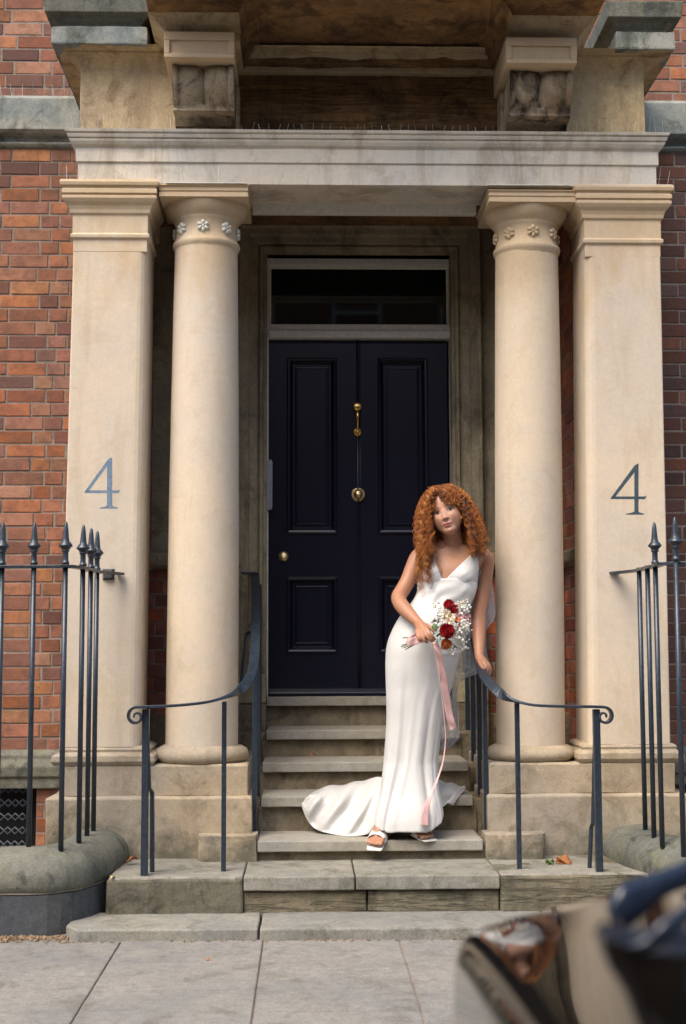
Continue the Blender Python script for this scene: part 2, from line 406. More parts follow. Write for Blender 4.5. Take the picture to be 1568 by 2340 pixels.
# ================================================================== BRICK WALLS
PAL = [(.46, .175, .070), (.43, .17, .07), (.44, .155, .062), (.39, .135, .062), (.34, .125, .070), (.46, .20, .085), (.29, .115, .072), (.37, .145, .085), (.22, .095, .072), (.36, .14, .07), (.41, .15, .065)]
PALD = [(.15, .075, .062), (.18, .08, .06), (.21, .085, .055), (.12, .068, .062), (.27, .10, .055), (.15, .085, .07)]
PALR = [(.50, .12, .055), (.40, .10, .05), (.58, .16, .06), (.30, .08, .05), (.46, .15, .08)]
def brickwall(name, a, b, z0, z1, parent, pal=PAL, course=.0782, dens=1.0, phase=0):
    """a,b plan points; outward face is to the right of travel a->b"""
    a = Vector((*a, 0)); b = Vector((*b, 0)); L = (b-a).length; u = (b-a)/L; n = Vector((u.y, -u.x, 0))
    mb = MB(); row = phase; z = z0
    while z < z1-.02:
        zt = min(z+course-.0095, z1)
        s = -(.16 if row % 2 else 0.0) - .02*random.random(); k = row
        while s < L:
            w_ = .213 if k % 2 else .102
            w_ += random.uniform(-.004, .004)
            s0, s1 = max(s, 0), min(s+w_, L)
            if s1-s0 > .012:
                pr = random.uniform(-.0015, .0025); c = random.choice(pal); f = random.uniform(.66, 1.22); sg = random.uniform(0, .35); gm = (c[0]+c[1]+c[2])/3; c = tuple(lerp(q_, gm, sg) for q_ in c)
                c = (c[0]*f, c[1]*f, c[2]*f)
                j = [random.uniform(-.0016, .0016) for _ in range(8)]
                p0 = a+u*(s0+(j[0] if s0 > 0 else 0)); p1 = a+u*(s1+(j[1] if s1 < L else 0))
                vs = [p0-n*.03, p1-n*.03, p1+n*pr, p0+n*pr]
                vs = [(v.x, v.y, z+j[2]+(j[4] if q in (1, 2) else 0)) for q, v in enumerate(vs)]+[(v.x, v.y, zt+j[3]+(j[5] if q in (1, 2) else 0)) for q, v in enumerate(vs)]
                mb.add(vs, [(0,3,2,1),(4,5,6,7),(0,1,5,4),(1,2,6,5),(2,3,7,6),(3,0,4,7)], c)
            s += w_+.010; k += 1
        z += course; row += 1
    o = mb.build(name, M['brick'], parent, bevel=.0035, seg=2)
    p0 = a-n*.05; p1 = b-n*.05; q0 = a-n*.0035; q1 = b-n*.0035
    mo = MB(); mo.prism([(q0.x, q0.y), (q1.x, q1.y), (p1.x, p1.y), (p0.x, p0.y)][::-1], z0-.01, z1)
    mo.build("mortar_bed", M['mortar'], o, fixn=True)
    return o
DW = 7.60
hs = empty("brick_house", (.288, 8.5, 0), "red brick town house with dark panelled door behind the stone porch", "building")
XL, XR = -.865, 1.455           # inner returns of the recess
zb0, zb1 = Z(310, DW, 100), Z(228, DW, 100)       # string course on the left wall
zp0, zp1 = Z(1800, DW, 80), Z(1712, DW, 80)       # plinth band
xpl = X(82, DW-.0, 1870)
brickwall("brick_wall", (-4.2, DW), (-1.0, DW), zp1-.01, zb0-.03, hs)
brickwall("brick_wall", (-4.2, DW), (-1.0, DW), zb1, 5.6, hs, phase=1)
brickwall("brick_wall", (xpl, DW+.01), (-1.0, DW+.01), -.1, zp0, hs)
brickwall("brick_wall", (-4.2, DW+.01), (xpl-.75, DW+.01), -.1, zp0, hs)
brickwall("brick_wall", (1.5, DW), (4.9, DW), zp1-.01, zb0-.03, hs, pal=PALD, phase=1)["label"] = "sooty purple brown brick wall"
brickwall("brick_wall", (1.5, DW), (4.9, DW), zb1, 5.6, hs, pal=PAL)
brickwall("brick_wall", (1.5, DW+.01), (4.9, DW+.01), -.1, zp0, hs, pal=PALD)
# basement grille opening
b = MB(); b.box(xpl-.75, xpl, DW+.12, DW+.16, -.1, zp0); b.build("basement_window", M['dark'], hs)
gr = MB()
for k in range(-2, 14):
    for s in (-1, 1):
        pts = []
        for q in range(9):
            xq = xpl-.36+q*.04; pts.append((xq, DW+.04, .12+k*.075+(.0375 if (q+(s > 0)) % 2 else 0)))
        gr.tube(pts, .006, 5)
gr.build("basement_grille", M['iron'], hs)
b = MB(); b.box(xpl-.75, xpl+.012, DW-.01, DW+.1, .02, .10); b.build("basement_sill", M['kerb'], hs, bevel=.01)
# string course and plinth band, left and right
for (x0, x1) in ((-4.2, -1.05), (1.62, 4.9)):
    b = MB()
    pf = [(0, zb0-.075), (.018, zb0-.07), (.03, zb0-.055), (.018, zb0-.045), (.0, zb0-.04), (.01, zb0-.01), (.055, zb0-.005), (.06, zb0), (.075, zb0+.01), (.075, zb1-.02), (.06, zb1)]
    b.sweep([(x0, DW), (x1, DW)], [(n, z) for n, z in pf]+[(-.06, zb1+.0), (-.06, zb0-.075)])
    b.build("string_course", M['slate'], hs, bevel=.004)
    b = MB(); pf = [(0, zp0), (.035, zp0), (.035, zp0+.06), (.05, zp0+.065), (.055, zp0+.12), (.03, zp0+.16), (.03, zp1-.03), (.0, zp1)]
    b.sweep([(x0, DW), (x1, DW)], pf+[(-.05, zp1), (-.05, zp0)]); b.build("plinth_band", M['kerb'], hs, bevel=.006, seg=2)
# recess: brick returns, brick back wall under the coping, coping
zc0, zc1 = 1.655, 1.745
zfl = .52
brickwall("brick_return", (XL, 6.89), (XL, DW), zc1, 3.76, hs, pal=PALR+[(.42, .17, .08)])
brickwall("brick_return", (XL-.01, 6.89), (XL-.01, DW), zfl, zc0, hs, pal=PALR)
brickwall("brick_return", (-1.09, DW), (-1.09, 6.91), zfl, 3.76, hs); brickwall("brick_return", (1.66, 6.91), (1.66, DW), zfl, 3.76, hs, pal=PALD)
brickwall("brick_return", (XR, DW), (XR, 6.89), zc1, 3.76, hs, pal=PALR+[(.45, .15, .06)]*2)
brickwall("brick_return", (XR+.01, DW), (XR+.01, 6.89), zfl, zc0, hs, pal=PALR+[(.42, .15, .07)]*2)
xdl, xdr = X(609, DW, 1100), X(1036, DW, 1100)        # inner edges of the stone surround
xsl, xsr = X(545, DW, 1100), X(1101, DW, 1100)        # outer edges of the architrave
brickwall("brick_recess", (XL-.08, DW), (xsl-.0, DW), zfl+.3, zc0, hs, pal=PALR)
brickwall("brick_recess", (xsr, DW), (XR+.08, DW), zfl+.3, zc0, hs, pal=PALR+[(.42, .15, .06)]*2)
for (x0, x1) in ((XL, xsl), (xsr, XR)):
    rough_box("recess_base", x0-.05, x1+.05, DW-.04, DW+.1, .2, zfl+.33, M['riser'], hs)
b = MB()
b.sweep([(XL, 6.89), (XL, DW-.045), (xsl+.02, DW-.045)], [(0, zc0), (.045, zc0+.02), (.05, zc0+.07), (.02, zc1), (-.06, zc1), (-.06, zc0)]); b.build("recess_coping", M['surround'], hs, bevel=.006)
b = MB()
b.sweep([(xsr-.02, DW-.045), (XR, DW-.045), (XR, 6.89)], [(0, zc0), (.045, zc0+.02), (.05, zc0+.07), (.02, zc1), (-.06, zc1), (-.06, zc0)]); b.build("recess_coping", M['surround'], hs, bevel=.006)
# ---- door surround (architrave with stepped mouldings), frieze over it
zdt = Z(772, 7.74, 820); zft = Z(592, 7.72, 820)
z_ar0 = ZT[4]; z_art = Z(520, DW, 820)
sur = MB()
# outer plain jamb piers above coping
sur.box(XL-.02, xsl+.005, DW-.015, DW+.2, zc1-.01, 3.70); sur.box(xsr-.005, XR+.02, DW-.015, DW+.2, zc1-.01, 3.70)
sur.box(xsl, xsr, DW+.05, DW+.2, zft+.004, 3.70)
surr = sur.build("door_surround", M['surround'], hs, bevel=.004)
wl = xdl-xsl; wr = xsr-xdr
prof = [(0, DW+.2), (0, DW+.03), (.10, DW+.026), (.14, DW+.0), (.24, DW-.004), (.30, DW+.012), (.36, DW-.012), (.60, DW-.016), (.64, DW-.04), (.86, DW-.044), (.92, DW-.065), (1.0, DW-.065), (1.0, DW+.2)]
def arch(parent):
    mb = MB(); zA = ZT[4]-.001; zB = zft+.004; n = len(prof)
    top = z_art
    vs = []
    for k, (f, y) in enumerate(prof):
        xl = xdl-f*wl; xr = xdr+f*wr; zt = zB+f*(top-zB)
        vs += [(xl, y, zA), (xl, y, zt), (xr, y, zt), (xr, y, zA)]
    fs = []
    for k in range(n-1):
        for q in range(3): fs.append((4*k+q, 4*k+q+1, 4*k+5+q, 4*k+4+q))
    mb.add(vs, fs); return mb.build("architrave", M['surround'], parent, bevel=.003)
arch(surr)
for (x0, x1) in ((xsl-.012, xdl+.002), (xdr-.002, xsr+.012)):
    rough_box("plinth_block", x0, x1, DW-.085, DW+.15, ZT[4]-.03, Z(1538, DW, 600), M['surround'], surr, rough=.001)
    rough_box("plinth_block", x0, x1, DW-.09, DW+.3, .45, ZT[4]-.033, M['riser'], surr, rough=.002)
# ---- door frame, fanlight, door leaves
DF = 7.70
fr = MB(); fw = .033
xf0, xf1 = xdl+.004, xdr-.004
xi0, xi1 = X(614.5, 7.74, 772), X(1026, 7.74, 772)
fr.box(xf0-.05, xi0, DF, DF+.09, ZT[4]+.0, zft); fr.box(xi1, xf1+.05, DF, DF+.09, ZT[4]+.0, zft)
fr.box(xi0-.001, xi1+.001, DF+.002, DF+.088, zft-.04, zft-.001)
ztb, ztt = Z(773, DF, 820), Z(740, DF, 820)
fr.box(xi0-.001, xi1+.001, DF-.012, DF+.086, ztb, ztb+.045); fr.box(xi0-.001, xi1+.001, DF+.006, DF+.084, ztb+.047, ztt)
fr.box(xi0-.0, xi0+.014, DF+.03, DF+.06, ztt, zft-.04); fr.box(xi1-.014, xi1, DF+.03, DF+.06, ztt, zft-.04); fr.box(xi0, xi1, DF+.031, DF+.06, zft-.054, zft-.039)
frm = fr.build("door_frame", M['frame'], hs, bevel=.004)
t = NT("fanlight_glass"); t.out((.006, .007, .007), .03, None, **{"Specular IOR Level": .5}); M['glass_dark'] = t.m
b = MB(); b.box(xi0+.004, xi1-.004, DF+.045, DF+.052, ztt-.01, zft-.03); b.build("fanlight_pane", M['glass_dark'], frm)
b = MB(); b.box(-.9, 1.5, 7.92, 7.95, .8, 3.8); b.build("hall_wall", M['dark'], hs)
# leaves: frame-and-panel by nested rings
DD = 7.745; zdb = Z(1590, DD, 820)
xm = X(818, DD, 1100)
def leaf(x0, x1, panels, name="door_leaf"):
    mb = MB(); xs = sorted({x0, x1}|{p[0] for p in panels}|{p[1] for p in panels}); zs = sorted({zdb, ztb+.01}|{p[2] for p in panels}|{p[3] for p in panels})
    def inpanel(xc_, zc_): return any(p[0] < xc_ < p[1] and p[2] < zc_ < p[3] for p in panels)
    for i in range(len(xs)-1):
        for j in range(len(zs)-1):
            if inpanel((xs[i]+xs[i+1])/2, (zs[j]+zs[j+1])/2): continue
            mb.add([(xs[i], DD, zs[j]), (xs[i+1], DD, zs[j]), (xs[i+1], DD, zs[j+1]), (xs[i], DD, zs[j+1])], [(0, 1, 2, 3)])
    for p in panels:
        steps = [(0, 0), (.001, -.012), (.009, -.017), (.018, -.014), (.022, -.004), (.032, .010), (.036, .019), (.048, .019), (.052, .013), (.058, .012), (.062, .020)]
        prev = None
        for k, (d, dy) in enumerate(steps):
            c = [(p[0]+d, DD+dy, p[2]+d), (p[1]-d, DD+dy, p[2]+d), (p[1]-d, DD+dy, p[3]-d), (p[0]+d, DD+dy, p[3]-d)]
            if prev: mb.add(prev+c, [(q, (q+1) % 4, 4+(q+1) % 4, 4+q) for q in range(4)])
            prev = c
        mb.add(prev, [(0, 1, 2, 3)])
    for (a, b_) in ((x0, x0), (x1, x1)): mb.add([(a, DD, zdb), (a, DD+.045, zdb), (a, DD+.045, ztb+.01), (a, DD, ztb+.01)], [(0, 1, 2, 3)])
    return mb.build(name, M['door'], door, bevel=0, fixn=False)
door = tag(empty("front_door", (xm, DD+.02, zdb)), None)
door.parent = hs; door.matrix_parent_inverse = Matrix.Translation(-hs.location)
def pz(y): return Z(y, DD, 820)
lp = [(X(655, DD), X(772, DD), pz(1219), pz(818)), (X(655, DD), X(772, DD), pz(1491), pz(1317))]
rp = [(X(866, DD), X(983, DD), pz(1219), pz(818)), (X(866, DD), X(983, DD), pz(1491), pz(1317))]
leaf(X(612, DD), xm-.002, lp); leaf(xm+.002, X(1028, DD), rp)
b = MB(); b.tube([(xm, DD-.004, zdb+.05), (xm, DD-.004, ztb)], .0065, 10); b.tube([(xm+.014, DD-.001, zdb+.05), (xm+.014, DD-.001, ztb)], .003, 8); b.build("astragal_bead", M['door'], door)
b = MB(); b.prism([(DD, zdb-.0), (DD-.028, zdb+.0), (DD-.028, zdb+.02), (DD-.012, zdb+.042), (DD, zdb+.05)], X(612, DD)+.003, X(1028, DD)-.003, 'x'); b.build("weather_board", M['door'], door, bevel=.003)
# knocker
kx = X(819, DD); k = MB(); kz = pz(931)
k.lathe([(.0, .0), (.012, .0), (.012, .012), (.022, .018), (.027, .026), (.024, .036), (.010, .041), (0, .042)], kx, DD, 24, kz, axis='y')
k.box(kx-.022, kx+.022, DD-.02, DD-.006, kz+.012, kz+.021)
pts = [(kx, DD-.03, pz(942)), (kx, DD-.042, pz(950)), (kx, DD-.044, pz(962)), (kx, DD-.036, pz(974)), (kx, DD-.026, pz(984))]
k.tube(spline(pts, 5), [lerp(.0135, .006, min(1, i/15)) for i in range(21)], 14)
k.lathe([(.0, .0), (.025, .0), (.026, .008), (.020, .014), (.018, .010), (.012, .010), (.012, .022), (.006, .026), (0, .027)], kx, DD, 24, pz(987), axis='y')
k.build("door_knocker", M['brass'], door, bevel=.001)
def knob(px, py, r, mat, nm):
    q = MB(); q.lathe([(0, 0), (r, 0), (r, .005), (r*.86, .010), (r*.80, .008), (r*.5, .010), (r*.42, .022), (r*.56, .036), (r*.62, .046), (r*.56, .056), (r*.3, .063), (0, .064)] if nm == "door_knob" else [(0, 0), (r, 0), (r, .006), (r*.9, .014), (r*.55, .020), (0, .021)], X(px, DD), DD, 32, pz(py), axis='y')
    q.build(nm, mat, door)
knob(820, 1130, .041, M['oldbrass'], "door_knob"); knob(648, 1271, .0305, M['oldbrass'], "lock_cover")
q = MB(); q.box(X(603, DF), X(621, DF), DF-.028, DF-.002, Z(1165, DF), Z(1052, DF)); q.box(X(617, DF), X(622.5, DF), DF-.034, DF-.0281, Z(1162, DF), Z(1056, DF))
q.build("door_closer_plate", M['steel'], frm, bevel=.002)
# ================================================================== PORTICO
po = empty("stone_porch", (.288, 6.75, zl), "pale sandstone porch with two round columns, square end piers and a heavy balcony", "porch")
YF = 6.55
# plinths
ZP1, ZP2 = Z(1821, 6.5, 300), Z(1748, 6.555, 300)
for s in (-1, 1):
    if s < 0: x0, x1 = X(104, 6.5, 1830), X(575, 6.5, 1830)
    else: x0, x1 = X(1115, 6.5, 1830), 2*.288+1.262
    b = MB(); b.ring([(0, zl-.1), (0, ZP1-.008), (-.012, ZP1)], x0, x1, 6.5, 7.62); b.build("plinth_block", M['cream_rough'], po, bevel=.006, cuts=.06, rough=.005, rscale=5)
    b = MB(); b.ring([(0, ZP1-.003), (0, ZP2-.006), (-.01, ZP2)], x0+(.055 if s < 0 else .012), x1-(.02 if s < 0 else .055), 6.555, 7.62)
    b.build("plinth_course", M['cream_rough'], po, bevel=.006, cuts=.06, rough=.004, rscale=5)
    # base moulding of the square pier
    if s < 0: a0, a1 = X(150, 6.6, 1700), X(330, 6.6, 1700)
    else: a0, a1 = X(1342, 6.6, 1700), X(1530, 6.6, 1700)
    b = MB(); b.ring([(.045, ZP2-.002), (.058, ZP2+.018), (.055, ZP2+.045), (.03, ZP2+.056), (.026, ZP2+.062), (.03, ZP2+.072), (.022, ZP2+.082), (.0, ZP2+.09)], a0, a1, 6.60, 6.92)
    b.build("pier_base", M['cream_rough'], po, bevel=.004, cuts=.05, rough=.004, rscale=6)
def numeral(x_px, y_px, D, mat, parent, thin=1.0):
    """the painted 4: strokes as flat shapes standing half a millimetre proud"""
    def q(pts):
        return [(X(x_px+(x-512)*.5, D, y_px+(y-922)*.5), Z(y_px+(y-922)*.5, D, x_px+(x-512)*.5)) for x, y in pts]
    a = 12*thin
    mb = MB(); y0 = D-.0007
    shapes = [[(512-2*a, 1142), (512, 1142), (512, 922), (506, 926), (512-2*a, 960)],
              [(500-a*.6, 932), (506, 926), (512-2*a, 964), (408, 1073), (385, 1086), (385, 1081)],
              [(385, 1086), (512-2*a, 1086), (512-2*a, 1074), (400, 1074)],
              [(512, 1086), (541, 1086), (549, 1070), (540, 1074), (512, 1074)],
              [(455, 1157), (538, 1157), (538, 1153), (516, 1147), (512, 1142), (512-2*a, 1142), (484-a*.3, 1148), (455, 1153)]]
    for sh in shapes:
        p = q(sh); mb.add([(x, y0, z) for x, z in p], [tuple(range(len(p)))])
    bm_o = mb.build("house_number", mat, parent)
    return bm_o
# square piers
def pier(pl0, pl1, pr0, pr1, chL, chR, numpos, nmat, nthin, cap):
    """front edges at top/bottom in px; chamfer side"""
    zt, zb_ = 3.18, ZP2+.085
    x0t, x1t = X(pl0, 6.58, 600), X(pr0, 6.58, 600); x0b, x1b = X(pl1, 6.58, 1680), X(pr1, 6.58, 1680)
    mb = MB()
    def sec(x0, x1, z):
        c = .022; pts = []
        def corner(x, y, sx, rr):
            out = []
            for k in range(5):
                a = R(90*k/4); out.append((x+sx*(rr-rr*math.cos(a)), y+rr-rr*math.sin(a)))
            return out
        rl = .045 if chL else .008; rr_ = .045 if chR else .008
        pts = [(x0, 6.90)]+corner(x0, 6.58, 1, rl)+corner(x1, 6.58, -1, rr_)[::-1]+[(x1, 6.88)]
        return [(p[0], p[1], z) for p in pts]
    N = 24; vs = []; fs = []
    for i in range(N+1):
        t = i/N; s_ = sec(lerp(x0b, x0t, t), lerp(x1b, x1t, t), lerp(zb_, zt, t)); k = len(s_); vs += s_
    for i in range(N):
        for j in range(k-1): fs.append((i*k+j, i*k+j+1, (i+1)*k+j+1, (i+1)*k+j))
    mb.add(vs, fs)
    o = mb.build("square_pier", M['cream'], po, rough=.0006, rscale=3)
    o["label"] = "square cream stone pier with a painted 4"
    numeral(numpos[0], numpos[1], 6.58, nmat, o, nthin)
    # capital
    a0, a1 = x0t, x1t
    zt0 = 3.18
    zz = lambda y: Z(y, 6.56, 250 if pl0 < 700 else 1420)
    off = 0 if pl0 < 700 else 12
    pf = [(.0, zz(572+off)), (.0, zz(545+off)), (.012, zz(541+off)), (.014, zz(534+off)), (.004, zz(530+off)), (.004, zz(492+off)), (.006, zz(488+off)), (.014, zz(486+off)), (.016, zz(483+off)),
          (.018, zz(478+off)), (.026, zz(470+off)), (.040, zz(463+off)), (.050, zz(456+off)), (.050, zz(450+off)), (.042, zz(449+off)), (.042, zz(446+off)), (.052, zz(445+off)), (.052, zz(436+off)), (.046, zz(434+off)), (.046, zz(430+off)), (.058, zz(428+off)), (.062, zz(421+off)), (.058, zz(415+off))]
    b = MB(); b.ring(pf, a0, a1, 6.58, 6.90)
    b.build("pier_capital", M['cream'], o, bevel=.002, seg=2, rough=.0)
    return o
pier(167, 136, 336, 318, False, True, (257, 1044), M['blue4'], 1.0, None)
pier(1338, 1346, 1510, 1532, True, False, (1459, 1058), M['dark4'], .8, None)
# round columns
def column(cxb, rb, cxt, rt, label):
    D = 6.77
    o = MB(); prof = []; z0 = Z(1708, D-.17, cxb); z1 = Z(552, D-.17, cxt)
    xb, xt = X(cxb, D, 1650), X(cxt, D, 600)
    Rb, Rt = rb*D/FPX, rt*D/FPX
    N = 60; n = 72; vs = []; fs = []
    for i in range(N+1):
        t = i/N; r = lerp(Rb, Rt, t)+.006*math.sin(math.pi*t*.9); 
        for k in range(n):
            a = 2*math.pi*k/n
            vs.append((lerp(xb, xt, t)+r*math.cos(a), D+r*math.sin(a), lerp(z0, z1, t)))
    for j in range(N):
        for i in range(n): fs.append((j*n+i, j*n+(i+1) % n, (j+1)*n+(i+1) % n, (j+1)*n+i))
    o.add(vs, fs, None, True)
    c = o.build("column", M['cream'], po, rough=.0008, rscale=2.5); c["label"] = label
    # base torus on the plinth
    b = MB(); Rb2 = Rb
    zb2 = ZP2-.004; zt2 = z0+.006
    b.lathe([(Rb2+.028, zb2), (Rb2+.048, zb2+.02), (Rb2+.055, lerp(zb2, zt2, .45)), (Rb2+.045, lerp(zb2, zt2, .75)), (Rb2+.02, zt2-.006), (Rb2+.003, zt2), (Rb2-.02, zt2)], xb, D, 64)
    b.build("column_base", M['cream_rough'], c, rough=.005, rscale=7)
    dx = 0
    zf = lambda y: Z(y, D-.16, cxt)
    q = 0 if cxt < 700 else 12
    b = MB()
    b.lathe([(Rt-.01, zf(566+q)), (Rt+.0005, zf(565+q)), (Rt+.002, zf(556+q)), (Rt+.010, zf(552+q)), (Rt+.014, zf(546+q)), (Rt+.012, zf(541+q)), (Rt+.002, zf(538+q)), (Rt-.002, zf(520+q)), (Rt-.001, zf(497+q)), (Rt+.006, zf(494+q)), (Rt+.008, zf(490+q)), (Rt+.010, zf(487+q)),
             (Rt+.020, zf(484+q)), (Rt+.034, zf(477+q)), (Rt+.048, zf(467+q)), (Rt+.056, zf(458+q)), (Rt+.056, zf(452+q)), (Rt+.03, zf(446+q))], xt, D, 64)
    b.build("capital", M['cream'], c, rough=.0008, rscale=12)
    ha = Rt+.063; zA, zB = zf(458+q), Z(421+q, 6.54, cxt)
    b = MB(); b.ring([(-.004, zA), (0, zA+.001), (0, zA+.022), (-.006, zA+.024), (-.006, zA+.030), (.0, zA+.032), (.0, zA+.050), (.008, zA+.056), (.010, zB-.004), (.006, zB)], xt-ha, xt+ha, D-ha-.0, D+ha)
    b.build("abacus", M['cream'], c, bevel=.002)
    # rosettes
    zr = zf(515+q)
    for k in range(8):
        a = R(-90+k*45 - (2 if cxt < 700 else -3)); n_ = Vector((math.cos(a), math.sin(a), 0)); ctr = Vector((xt, D, zr))+n_*(Rt-.002)
        u = Vector((-n_.y, n_.x, 0)); v = Vector((0, 0, 1)); mb = MB()
        for p in range(6):
            aa = R(60*p+30); d = u*math.cos(aa)+v*math.sin(aa); e = u*-math.sin(aa)+v*math.cos(aa)
            ring_ = []
            for (rr, ww, hh) in ((.004, .003, .011), (.016, .009, .016), (.025, .0115, .014), (.031, .006, .008)):
                ring_.append([ctr+d*rr-e*ww+n_*.001, ctr+d*rr-e*ww*.55+n_*hh, ctr+d*rr+e*ww*.55+n_*hh, ctr+d*rr+e*ww+n_*.001])
            vs = [x for r_ in ring_ for x in r_]; fs = [(4*i+j, 4*i+j+1, 4*i+5+j, 4*i+4+j) for i in range(3) for j in range(3)]+[(12, 13, 14, 15), (3, 2, 1, 0)]
            mb.add(vs, fs, None, True)
        mb.tube([ctr, ctr+n_*.014, ctr+n_*.017], [.006, .006, .003], 10)
        mb.build("rosette", M['frame'] if cxt < 700 else M['cream'], c, rough=.0006, rscale=40)
    return c
column(461.5, 81.5, 472, 72, "round column with white painted rosettes")
column(1212, 77, 1203.5, 72, "round column with bare stone rosettes")
# entablature
x0, x1 = X(173, YF, 380), X(1505.5, YF, 395)
ze = lambda y: Z(y, YF, 300)
zA, zM, zC = ze(418), ze(370), ze(338)
b = MB(); b.ring([(-.010, zA), (-.010, zM), (0, zM+.002), (0, zC+.03)], x0, x1, YF, 6.87); b.build("architrave_beam", M['grey'], po, bevel=.0025, cuts=.12, rough=.0012, rscale=4)
b = MB(); b.ring([(0, zC), (.004, zC+.004), (.016, zC+.012), (.026, zC+.026), (.030, zC+.036), (.024, zC+.038), (.024, zC+.042), (.034, zC+.044), (.040, zC+.058), (.034, zC+.062), (.036, zC+.064), (.046, zC+.068), (.050, zC+.082), (.044, Z(299, 6.51, 300))], x0, x1, YF, 7.61)
b.build("cornice_moulding", M['grey'], po, bevel=.002, cuts=.10, rough=.0015, rscale=6)
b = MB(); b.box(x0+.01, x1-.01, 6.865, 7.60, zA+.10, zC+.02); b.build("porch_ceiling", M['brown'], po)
for (a, c_) in ((x0+.006, X(333, 6.9, 450)), (X(1338, 6.9, 450), x1-.006)):
    b = MB(); b.box(a, c_, 6.872, 7.60, zA+.001, zA+.12); b.build("side_beam", M['cream'], po)
zs1 = Z(487, 6.872, 840); b = MB(); b.box(X(577, 6.87, 470)+.0, X(1089, 6.87, 478), 6.871, 6.92, zs1, zA+.11); b.build("lintel_fillet", M['frame'], po, bevel=.003, rough=.001)
# frieze and balcony
YZ = 6.72
zfr0, zfr1 = Z(300, YZ, 300)-.03, Z(160, YZ, 300)
fx0, fx1 = X(184, YZ, 220), 2*.288-X(184, YZ, 220)+.03
cA, cB = X(402, 6.6, 200), X(541, 6.6, 200); cC, cD = X(1150, 6.6, 200), X(1290, 6.6, 200)
b = MB(); b.ring([(0, zfr0), (0, zfr1)], fx0, cA+.03, YZ, 7.6); b.build("frieze_end", M['tan'], po, bevel=.004, cuts=.06, rough=.004, rscale=5)
b = MB(); b.ring([(0, zfr0), (0, zfr1)], cD-.03, fx1, YZ, 7.6); b.build("frieze_end", M['tan'], po, bevel=.004, cuts=.06, rough=.004, rscale=5)
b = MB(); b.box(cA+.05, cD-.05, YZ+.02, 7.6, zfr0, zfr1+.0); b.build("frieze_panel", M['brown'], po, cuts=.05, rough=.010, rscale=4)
b = MB(); b.box(cB, cC, YZ-.02, YZ+.05, zfr1-.012, zfr1+.02); b.build("frieze_lip", M['tan'], po, bevel=.006, cuts=.05, rough=.004)
# coved cornice of the balcony, breaking forward over the consoles
cove = [(0, zfr1-.004), (.004, zfr1+.006), (.012, zfr1+.024), (.028, zfr1+.044), (.050, zfr1+.060), (.060, zfr1+.064), (.064, zfr1+.074), (.118, zfr1+.078), (.127, zfr1+.082)]
zb_ = zfr1+.082; ztop = zb_+.092
b = MB(); b.ring(cove, fx0, fx1, YZ, 7.6); b.build("balcony_cove", M['tan'], po, cuts=.08, rough=.002)
b = MB(); b.ring([(.128, zb_-.004), (.130, zb_+.004), (.130, ztop-.005), (.122, ztop)], fx0, X(337, 6.59, 80)-.13, YZ, 7.6); b.build("balcony_edge", M['slate'], po, bevel=.004, cuts=.05, rough=.005, rscale=7)
b = MB(); b.ring([(.128, zb_-.004), (.130, zb_+.004), (.130, ztop-.005), (.122, ztop)], X(1408, 6.59, 100)+.13, fx1, YZ, 7.6); b.build("balcony_edge", M['slate'], po, bevel=.004, cuts=.05, rough=.005, rscale=7)
for (a, c_) in ((fx0, X(342, 6.6, 60)-.14), (X(1395, 6.6, 60)+.14, fx1)):
    b = MB(); b.ring([(.09, ztop-.002), (.10, ztop+.02), (.13, ztop+.05), (.16, ztop+.06), (.17, ztop+.14), (.12, ztop+.16)], a, c_, YZ, 7.6); b.build("balcony_upper_moulding", M['kerb'], po, bevel=.004)
# centre break-forward: slab carried on the consoles
bx0, bx1 = cA-.035, cD+.035
YB = 6.02
zs = zfr1+.10
b = MB(); b.box(bx0-.07, bx1+.07, YB, 7.6, zs, zs+.16); b.build("balcony_slab", M['brown'], po, bevel=.006, cuts=.08, rough=.004)
b = MB()
def covebay(mb, xa, xb, y0):
    """cove round three sides of a bay between consoles, rising from the frieze and console flanks to the slab"""
    prof = [(0, zfr1+.005), (.01, zfr1+.03), (.03, zfr1+.06), (.06, zfr1+.085), (.085, zs-.004), (.09, zs+.002)]
    vs = []; fs = []
    for d, z in prof: vs += [(xa+d, YB+.05, z), (xa+d, y0-d, z), (xb-d, y0-d, z), (xb-d, YB+.05, z)]
    for k in range(len(prof)-1):
        for q in range(3): fs.append((4*k+q, 4*k+q+1, 4*k+5+q, 4*k+4+q))
    mb.add(vs, fs)
b = MB(); covebay(b, cB+.035, cC-.035, YZ-.015); b.build("bay_cove", M['brown'], po, cuts=.08, rough=.004)
